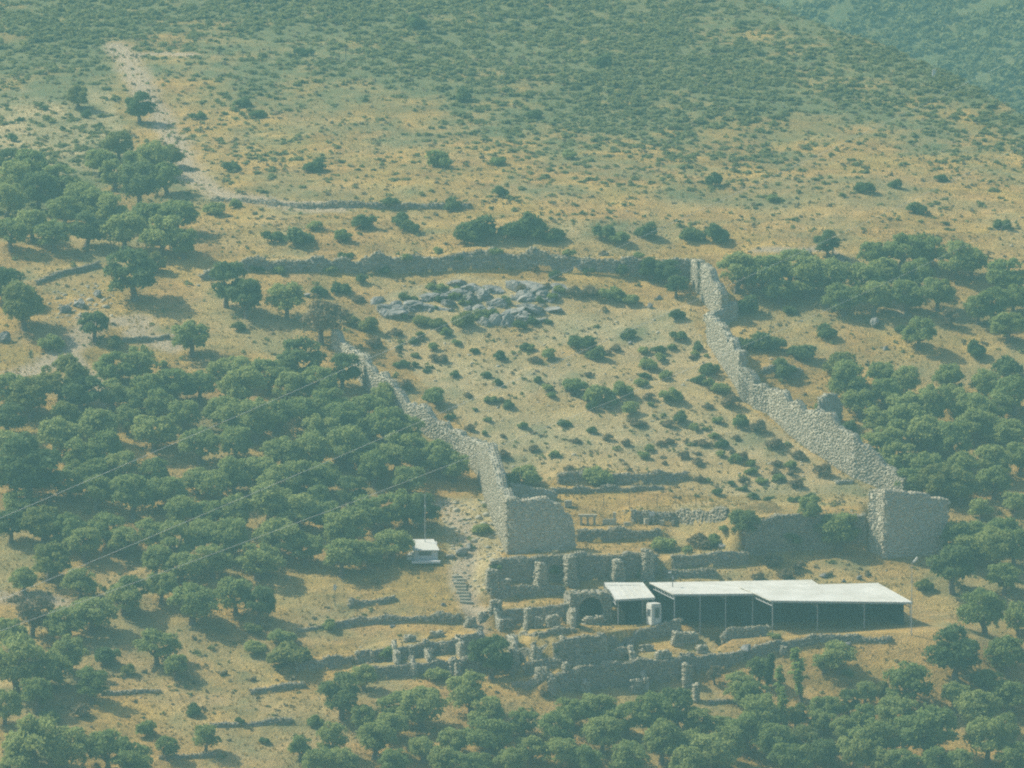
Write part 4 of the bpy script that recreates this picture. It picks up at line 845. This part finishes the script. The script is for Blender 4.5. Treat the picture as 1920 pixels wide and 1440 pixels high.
RG = [(1572,984,44,'o'),(1518,962,24,'o'),(1394,984,30,'d'),(1610,756,30,'o'),(1660,742,34,'o'),(1702,760,40,'o'),(1746,760,42,'o'),(1790,752,34,'o'),(1822,770,38,'o'),(1870,760,38,'o'),(1902,742,38,'o'),(1592,722,42,'o'),(1660,830,42,'o'),(1702,802,42,'o'),(1742,820,42,'o'),(1790,830,42,'o'),(1832,802,38,'o'),(1882,810,38,'o'),(1682,860,38,'o'),(1742,870,42,'o'),(1802,880,34,'o'),(1862,868,38,'o'),(1912,860,34,'o'),
 (1762,902,42,'y'),(1802,912,36,'y'),(1712,900,34,'o'),(1862,902,36,'o'),(1902,942,30,'o'),(1840,952,25,'o'),(1832,1000,34,'o'),(1882,1000,34,'o'),(1796,1012,36,'o'),(1640,790,32,'o'),(1850,720,36,'o'),(1780,715,32,'o'),(1700,715,34,'o'),(1650,705,28,'o')]
plant_zone(RG, 'in right grove', 'trees of the right olive grove', 34)
RU = [(1640,476,34,'o'),(1690,466,38,'o'),(1742,472,34,'o'),(1790,486,38,'o'),(1822,492,34,'o'),(1660,512,38,'o'),(1622,520,38,'o'),(1722,512,34,'o'),(1562,520,38,'o'),(1512,520,42,'o'),(1382,510,42,'o'),(1432,514,44,'o'),(1480,500,40,'o'),(1460,542,30,'o'),(1640,556,38,'o'),(1582,560,34,'o'),(1700,558,34,'o'),(1756,552,32,'o'),(1786,598,18,'w'),(1832,580,30,'o'),(1890,520,38,'o'),(1860,570,34,'o'),(1890,610,34,'o'),(1722,622,36,'o'),(1580,690,36,'y'),(1902,560,30,'o'),
 (1222,506,22,'d'),(1254,512,24,'d'),(1553,458,26,'d'),(1268,540,20,'d')]
plant_zone(RU, 'at upper right', 'trees at the upper right', 34)
UL = [(60,318,38,'o'),(28,335,36,'o'),(104,334,38,'o'),(72,362,36,'d'),(152,366,38,'o'),(182,386,32,'o'),(262,352,42,'d'),(312,334,34,'o'),(292,302,32,'o'),(322,292,24,'y'),(332,402,42,'o'),(280,402,36,'o'),(232,430,46,'o'),(162,430,38,'d'),(102,440,34,'o'),(60,420,36,'o'),(302,440,42,'o'),(344,450,36,'o'),(222,268,33,'y'),(262,206,27,'d'),(146,184,22,'y'),(14,380,36,'o'),(120,395,34,'o'),(20,440,34,'o'),(190,300,30,'o'),(255,300,26,'o'),(215,330,30,'o'),(210,395,34,'o'),(20,300,26,'d')]
plant_zone(UL, 'on upper left slope', 'trees on the upper left slope', 38)
BU = [(775,638,14,'D'),(750,650,9,'D'),(856,640,11,'G'),(885,655,15,'D'),(935,665,19,'D'),(985,650,15,'D'),(1030,662,19,'G'),(1090,640,28,'D'),(1120,662,25,'D'),(1180,626,19,'D'),(760,682,13,'D'),(800,695,8,'D'),(852,701,11,'D'),(908,700,14,'D'),(935,716,13,'D'),(1008,711,13,'D'),(815,742,30,'G'),(955,757,18,'D'),(1060,791,19,'D'),(980,797,11,'G'),(845,780,13,'D'),
 (1080,722,28,'G'),(1122,742,34,'G'),(1162,730,30,'G'),(1110,762,16,'D'),(1182,762,25,'G'),(1108,806,13,'D'),(1140,820,13,'W'),(985,890,36,'G'),(1120,890,34,'G'),(870,600,26,'Y'),(820,606,22,'Y'),(792,600,20,'Y'),(1230,652,19,'D'),(1270,626,20,'D'),(1215,682,20,'G'),(1330,690,25,'D'),(1350,726,22,'G'),(1260,742,25,'G'),(1275,782,19,'D'),(1302,800,14,'G'),(1390,790,22,'G'),(1380,860,15,'G'),(1202,792,15,'W'),
 (895,592,16,'D'),(970,606,18,'D'),(1000,602,14,'D'),(1030,602,11,'D'),(1012,562,12,'D'),(1040,515,14,'D'),(1110,545,24,'W'),(1150,550,30,'G'),(1180,560,22,'G'),(1080,545,20,'W'),(1270,590,18,'D'),(1310,650,16,'D'),(1065,880,16,'W'),(1370,752,22,'W'),(1420,800,20,'W'),(1450,830,22,'W'),(1500,850,20,'W'),(1540,880,22,'W'),(1480,870,18,'G'),(1370,905,10,'D'),(1395,915,10,'D'),(1345,920,14,'D'),(1430,900,14,'G'),(1240,830,12,'W'),(1320,830,16,'W'),(1350,850,12,'G'),(1415,930,12,'D'),(1440,935,10,'D'),(1490,935,14,'D'),(1520,930,16,'D'),
 (700,640,22,'W'),(690,610,26,'Y'),(740,620,18,'W'),(760,720,22,'W'),(880,800,14,'W'),(940,850,18,'W'),(1000,840,12,'W'),(1040,850,14,'G'),(1080,825,12,'W'),(660,600,22,'Y'),(640,540,24,'D'),(600,545,20,'D'),(680,520,18,'D'),(670,560,16,'W'),(648,478,18,'D'),(620,502,14,'G'),(482,500,18,'D'),(524,506,14,'G'),(572,500,12,'W'),(762,484,14,'G'),(820,470,14,'G'),(862,482,12,'D'),(930,474,16,'G'),(1000,500,12,'W'),(1066,476,14,'G'),(1104,506,14,'D'),(1168,502,18,'D'),(1200,478,14,'G'),(720,508,14,'D'),(1130,474,12,'W')]
rb = np.random.default_rng(77)
for cx_, cy_, sx_, sy_, n_, kk in ((1280, 720, 90, 70, 22, 'GGDW'), (1400, 850, 90, 50, 20, 'WWGD'), (1230, 820, 110, 50, 12, 'WWG'), (800, 650, 60, 40, 10, 'WGY'), (900, 780, 60, 40, 8, 'WG'), (900, 565, 150, 32, 26, 'DGWG'), (1100, 700, 120, 60, 8, 'WG')):
    for _ in range(n_):
        x_, y_ = cx_+rb.uniform(-1, 1)*sx_, cy_+rb.uniform(-1, 1)*sy_
        xl = np.interp(y_, [490, 600, 740, 860, 930], [1290, 1315, 1385, 1520, 1640])-22; xr = np.interp(y_, [620, 700, 790, 880, 930], [640, 715, 815, 930, 970])+22
        if xr < x_ < xl: BU.append((round(float(x_)), round(float(y_)), round(float(rb.uniform(7, 17))), str(rb.choice(list(kk)))))
plant_zone(BU, 'in walled enclosure', 'bushes inside the walled enclosure', 22)
BO2 = [(215,644,20,'Y'),(98,640,32,'G'),(445,610,19,'Y'),(304,682,14,'G'),(205,1222,38,'D'),(240,1256,18,'Y'),(150,1332,22,'W'),(95,1342,24,'G'),(475,1176,24,'Y'),(548,1226,54,'Y'),(530,1190,34,'G'),(482,1212,28,'G'),(620,1172,20,'G'),(365,1332,20,'D'),(275,1366,28,'G'),(450,1352,12,'D'),(495,1386,14,'D'),(822,1262,28,'G'),(592,1352,22,'G'),(730,1222,22,'G'),(905,992,20,'G'),(640,870,24,'W'),(30,1120,18,'W'),(50,560,30,'Y')]
plant_zone(BO2, 'on left side', 'bushes on the left side of the ruins', 30)
BR2 = [(1552,622,25,'D'),(1400,572,30,'D'),(1482,580,22,'D'),(1440,642,34,'D'),(1502,652,36,'D'),(1470,690,32,'D'),(1402,642,28,'D'),(1832,656,28,'D'),(1890,682,38,'D'),(1690,616,14,'D'),(1650,1290,24,'Y'),(1732,1096,22,'Y'),(1590,1262,14,'G'),(1490,905,18,'W'),(1590,800,24,'D'),(1600,840,26,'D'),(1540,760,18,'G'),(1560,690,22,'Y'),(1290,1030,14,'G'),(1246,1018,26,'G'),(1316,1012,28,'W'),(1340,1014,22,'G'),(1200,1070,14,'G'),(1040,1065,20,'D'),(930,1062,14,'G'),(1020,1296,12,'W'),(1450,1190,16,'G'),(1420,1080,18,'W'),(1470,1075,20,'W'),(1500,1060,16,'W'),(1450,1050,24,'W'),(1480,1000,24,'G'),(1360,990,14,'G')]
plant_zone(BR2, 'on right side', 'bushes on the right side of the ruins', 30)
BH = [(950,428,40,'D'),(900,424,40,'D'),(1002,424,42,'D'),(870,440,30,'D'),(1040,440,28,'D'),(1130,432,28,'D'),(1215,432,26,'D'),(1300,438,32,'D'),(1345,440,30,'D'),(1160,445,22,'G'),(690,412,30,'D'),(750,412,26,'D'),(770,425,22,'D'),(560,442,34,'D'),(510,440,26,'D'),(590,420,22,'G'),(640,440,22,'G'),(400,392,24,'G'),(440,382,14,'G'),(480,210,20,'D'),(430,310,20,'D'),(590,310,22,'D'),(820,300,30,'G'),(370,215,18,'D'),(455,190,20,'D'),(935,300,20,'G'),(1070,290,18,'G'),(740,375,22,'D'),(850,382,24,'D'),(940,358,20,'D'),(1720,390,22,'D'),(1680,345,16,'D'),(1620,350,22,'D'),(1340,338,22,'D'),(1760,330,18,'D'),(1450,370,16,'G'),(1880,420,20,'D'),(1130,115,26,'D'),(1000,215,16,'D'),(870,180,22,'D'),(1350,440,20,'D'),(780,40,30,'D'),(570,95,20,'D'),(160,215,14,'D'),(118,240,9,'D'),(40,222,9,'D'),(25,258,14,'D'),(190,232,8,'D'),(60,285,9,'D'),(80,200,10,'D'),(255,195,14,'D')]
plant_zone(BH, 'on upper hillside', 'bushes on the upper hillside', 34)
PO = 'slender poplars below the long roof'
for px, py, rp, sz, mt, lab in ((1502, 1318, 24, .60, 'poplar', 'bright yellow-green slender poplar, the tallest bright one below the roof'), (1464, 1342, 18, .74, 'poplar', 'pale thin poplar just left of the bright one'), (1438, 1296, 14, .66, 'darkpoplar', 'narrow dark columnar tree left of the bright poplar'), (1474, 1376, 16, .6, 'poplar', 'short bright poplar sprout at the foot of the bright poplar')):
    plant(mt, px, py, rp, 'poplar_tree', lab, 'tree', PO, sz)

# ------------------------------------------------------------------ stuff: maquis on the upper slopes, dry grass, loose stones
def scatter_mesh(name, pts, rad, tmpl, mat, zsc=1.0, sink=0.05):
    Vs, Fs = [], []; ofs = 0
    var = R.integers(0, len(tmpl), len(pts)); ang = R.uniform(0, 6.28, len(pts))
    for k, (V0, F0) in enumerate(tmpl):
        I = np.where(var == k)[0]
        if not len(I): continue
        c, s = np.cos(ang[I])[:, None], np.sin(ang[I])[:, None]; r_ = rad[I][:, None]
        x = (V0[None, :, 0]*c-V0[None, :, 1]*s)*r_+pts[I, 0:1]; y = (V0[None, :, 0]*s+V0[None, :, 1]*c)*r_+pts[I, 1:2]; z = V0[None, :, 2]*r_*zsc+pts[I, 2:3]-sink
        Vs.append(np.stack([x, y, z], -1).reshape(-1, 3)); n = len(V0)
        Fs.append((F0[None]+(np.arange(len(I))*n)[:, None, None]+ofs).reshape(-1, F0.shape[1])); ofs += n*len(I)
    return link(name, mesh_np(name, np.concatenate(Vs), np.concatenate(Fs)), M[mat])
tm_ = []
for k in range(8):
    V, F, c_, r_ = leaf_cloud(900+k, clumps=6, n=38, size=.34, spike=.12, shape=dome); tm_.append((V+np.array([0, 0, .1]), F))
def pick(n, x0, x1, y0, y1):
    x = R.uniform(x0, x1, n); y = R.uniform(y0, y1, n); z = T(x, y); px, py = project(x, y, z); return x, y, z, px, py
x, y, z, px, py = pick(44000, -98, 98, 750, 965)
nn = fbm(x/6, y/6, 71, 4); nl = fbm(x/16, y/16, 73, 3); d = density(px, py)
tc_ = np.interp(x, [p[0] for p in TC], [p[1] for p in TC])
ok = (px > -120) & (px < 2040) & (py > -120) & (py < 462) & (y-0.1*x < tc_+6) & (R.random(len(x)) < np.clip(d*d*1.15+nn*.9*d+nl*.9*d-.04, 0, 1)*.78)
trk = polyw([(222, 84), (240, 115), (262, 160), (290, 205), (318, 250), (345, 300), (372, 345), (420, 366), (520, 380)]); dt = near_line(x, y, trk)[0]; ok &= dt > 2.2
pts = np.stack([x, y, z], -1)[ok]; rad = R.uniform(.3, .85, ok.sum()) + np.clip(d[ok]-.4, 0, 1)*R.random(ok.sum())*1.3

o = scatter_mesh('scrub', pts, rad, tm_, 'scrub', zsc=.68); tag(o, 'dense green maquis scrub covering the upper hillside', 'scrub', kind='stuff')
# low scrub and weeds on the lower slopes
x, y, z, px, py = pick(26000, -80, 80, 596, 752)
nn = fbm(x/5, y/5, 81, 4); inl = in_poly(x, y, enc)
roofp = np.array([A_[3][:2]+(-8, -10), A_[1][:2]+(18, -10), B2[2][:2]+(4, 3), A_[3][:2]+(-8, 3)]); under = in_poly(x, y, roofp)
ok = (px > -100) & (px < 2020) & (py < 1500) & (~under) & (R.random(len(x)) < np.clip(.30+nn*.9, 0, .9)*np.where(inl, 1.0, .6))
P_ = np.stack([x, y, z], -1)[ok]; sel = R.random(len(P_)); rr_ = R.uniform(.12, .40, len(P_)); rr_ *= np.where(R.random(len(P_)) < .10, 1.8, 1)
tl_ = []
for k in range(6):
    V, F, c_, r_ = leaf_cloud(950+k, clumps=4, n=22, size=.38, spike=.15, shape=dome); tl_.append((V+np.array([0, 0, .1]), F))
o = scatter_mesh('low_scrub', P_[sel < .45], rr_[sel < .45], tl_, 'scrub'); tag(o, 'small green weeds and low shrubs dotting the dry ground', 'weeds', kind='stuff')
o = scatter_mesh('dry_scrub', P_[sel >= .45], rr_[sel >= .45], tl_, 'dryscrub'); tag(o, 'small brown dry shrubs dotting the pale ground', 'weeds', kind='stuff')
x, y, z, px, py = pick(26000, -95, 95, 750, 930); d = density(px, py); nn = fbm(x/3, y/3, 83, 4)
ok = (px > -80) & (px < 2000) & (py > -80) & (py < 465) & (R.random(len(x)) < np.clip(.38+nn*.9+d*.3, 0, 1)*.7); P_ = np.stack([x, y, z], -1)[ok]; sel = R.random(len(P_)); rr_ = R.uniform(.18, .5, len(P_))
o = scatter_mesh('undergrowth', P_[sel < .6], rr_[sel < .6], tl_, 'scrub'); tag(o, 'fine green undergrowth between the maquis shrubs', 'weeds', kind='stuff')
o = scatter_mesh('dry_undergrowth', P_[sel >= .6], rr_[sel >= .6], tl_, 'dryscrub'); tag(o, 'fine brown dry undergrowth on the golden field', 'weeds', kind='stuff')
x, y, z, px, py = pick(16000, 30, 130, 1020, 1190)
ok = (px > 1380) & (px < 2040) & (py > -100) & (py < 300) & (fbm(x/9, y/9, 77, 3) > -.4)
pts = np.stack([x, y, z], -1)[ok]; o = scatter_mesh('far_scrub', pts, R.uniform(.6, 1.5, ok.sum()), tl_, 'scrub'); tag(o, 'dark scrub covering the far hillside behind the ridge', 'scrub', kind='stuff')
gt = []
for k in range(5):
    r = np.random.default_rng(50+k); V = []; 
    for j in range(7):
        a = r.uniform(0, 6.28); p0 = r.uniform(-.4, .4, 2); l = r.uniform(.6, 1.1); e = np.array([math.cos(a), math.sin(a)])*.16; le = r.uniform(-.4, .4, 2)
        V += [(p0[0]-e[0], p0[1]-e[1], 0), (p0[0]+e[0], p0[1]+e[1], 0), (p0[0]+le[0], p0[1]+le[1], l)]
    gt.append((np.array(V), np.arange(21).reshape(7, 3)))
x, y, z, px, py = pick(60000, -80, 80, 596, 752); x2, y2, z2, px2, py2 = pick(40000, -95, 95, 750, 930)
g1_ = fbm(x/4, y/4, 91, 4); ok = (px > -60) & (px < 1980) & (py < 1480) & (R.random(len(x)) < np.clip(.45+g1_*.9, 0, 1)) & ~(in_poly(x, y, enc) & (R.random(len(x)) < .65)) & ~in_poly(x, y, roofp)
d2 = density(px2, py2); ok2 = (px2 > -60) & (px2 < 1980) & (py2 > -60) & (R.random(len(x2)) < np.clip(1.0-d2*1.1, 0, 1))
pts = np.concatenate([np.stack([x, y, z], -1)[ok], np.stack([x2, y2, z2], -1)[ok2]]); rad = np.concatenate([R.uniform(.15, .38, ok.sum()), R.uniform(.15, .36, ok2.sum())])
o = scatter_mesh('dry_grass', pts, rad, gt, 'grass', sink=.02); tag(o, 'golden dry grass tufts over the slopes', 'grass', kind='stuff')
# loose stones
ir = []
for k in range(4):
    bm = bmesh.new(); bmesh.ops.create_icosphere(bm, subdivisions=1, radius=1.0); r = np.random.default_rng(k)
    V = np.array([tuple(v.co) for v in bm.verts])*r.uniform(.6, 1.1, (len(bm.verts), 1))*np.array([1, .8, .6]); ir.append((V, np.array([[v.index for v in f.verts] for f in bm.faces]))); bm.free()
x, y, z, px, py = pick(42000, -80, 80, 600, 756); inl = in_poly(x, y, enc); inr = in_poly(x, y, rub); nn = fbm(x/6, y/6, 97, 3)
bank = polyw([(80, 600), (100, 545), (200, 530), (230, 560), (180, 590), (120, 610)]); ink = in_poly(x, y, bank)
ok = (px > -60) & (px < 1980) & (py < 1480) & ~in_poly(x, y, roofp) & (R.random(len(x)) < np.where(inl, .40+nn*.4, np.where(inr | ink, .9, .05+nn*.12)))
pts = np.stack([x, y, z], -1)[ok]; rad = R.uniform(.06, .2, ok.sum())*np.where(inr[ok] | ink[ok], 2.0, 1.0)*np.where(R.random(ok.sum()) < .07, 2.0, 1)
o = scatter_mesh('loose_stones', pts, rad, ir, 'stone', sink=.02); tag(o, 'loose pale stones strewn over the enclosure slope', 'stones', kind='stuff')

# ------------------------------------------------------------------ the hazy air
q = MB(); q.box((0, 600, 25), (3300, 3700, 125)); hz = q.build('haze', None); tag(hz, 'pale blue-green summer haze filling the valley air', 'haze', kind='stuff')
hm = bpy.data.materials.new('haze_air'); hm.use_nodes = True; t = hm.node_tree; t.nodes.clear()
out = t.nodes.new('ShaderNodeOutputMaterial'); pv = t.nodes.new('ShaderNodeVolumePrincipled')
pv.inputs['Color'].default_value = (*HAZE_COLOR, 1); pv.inputs['Density'].default_value = HAZE_DENSITY; pv.inputs['Anisotropy'].default_value = HAZE_G
t.links.new(pv.outputs[0], out.inputs['Volume']); hz.data.materials.append(hm)
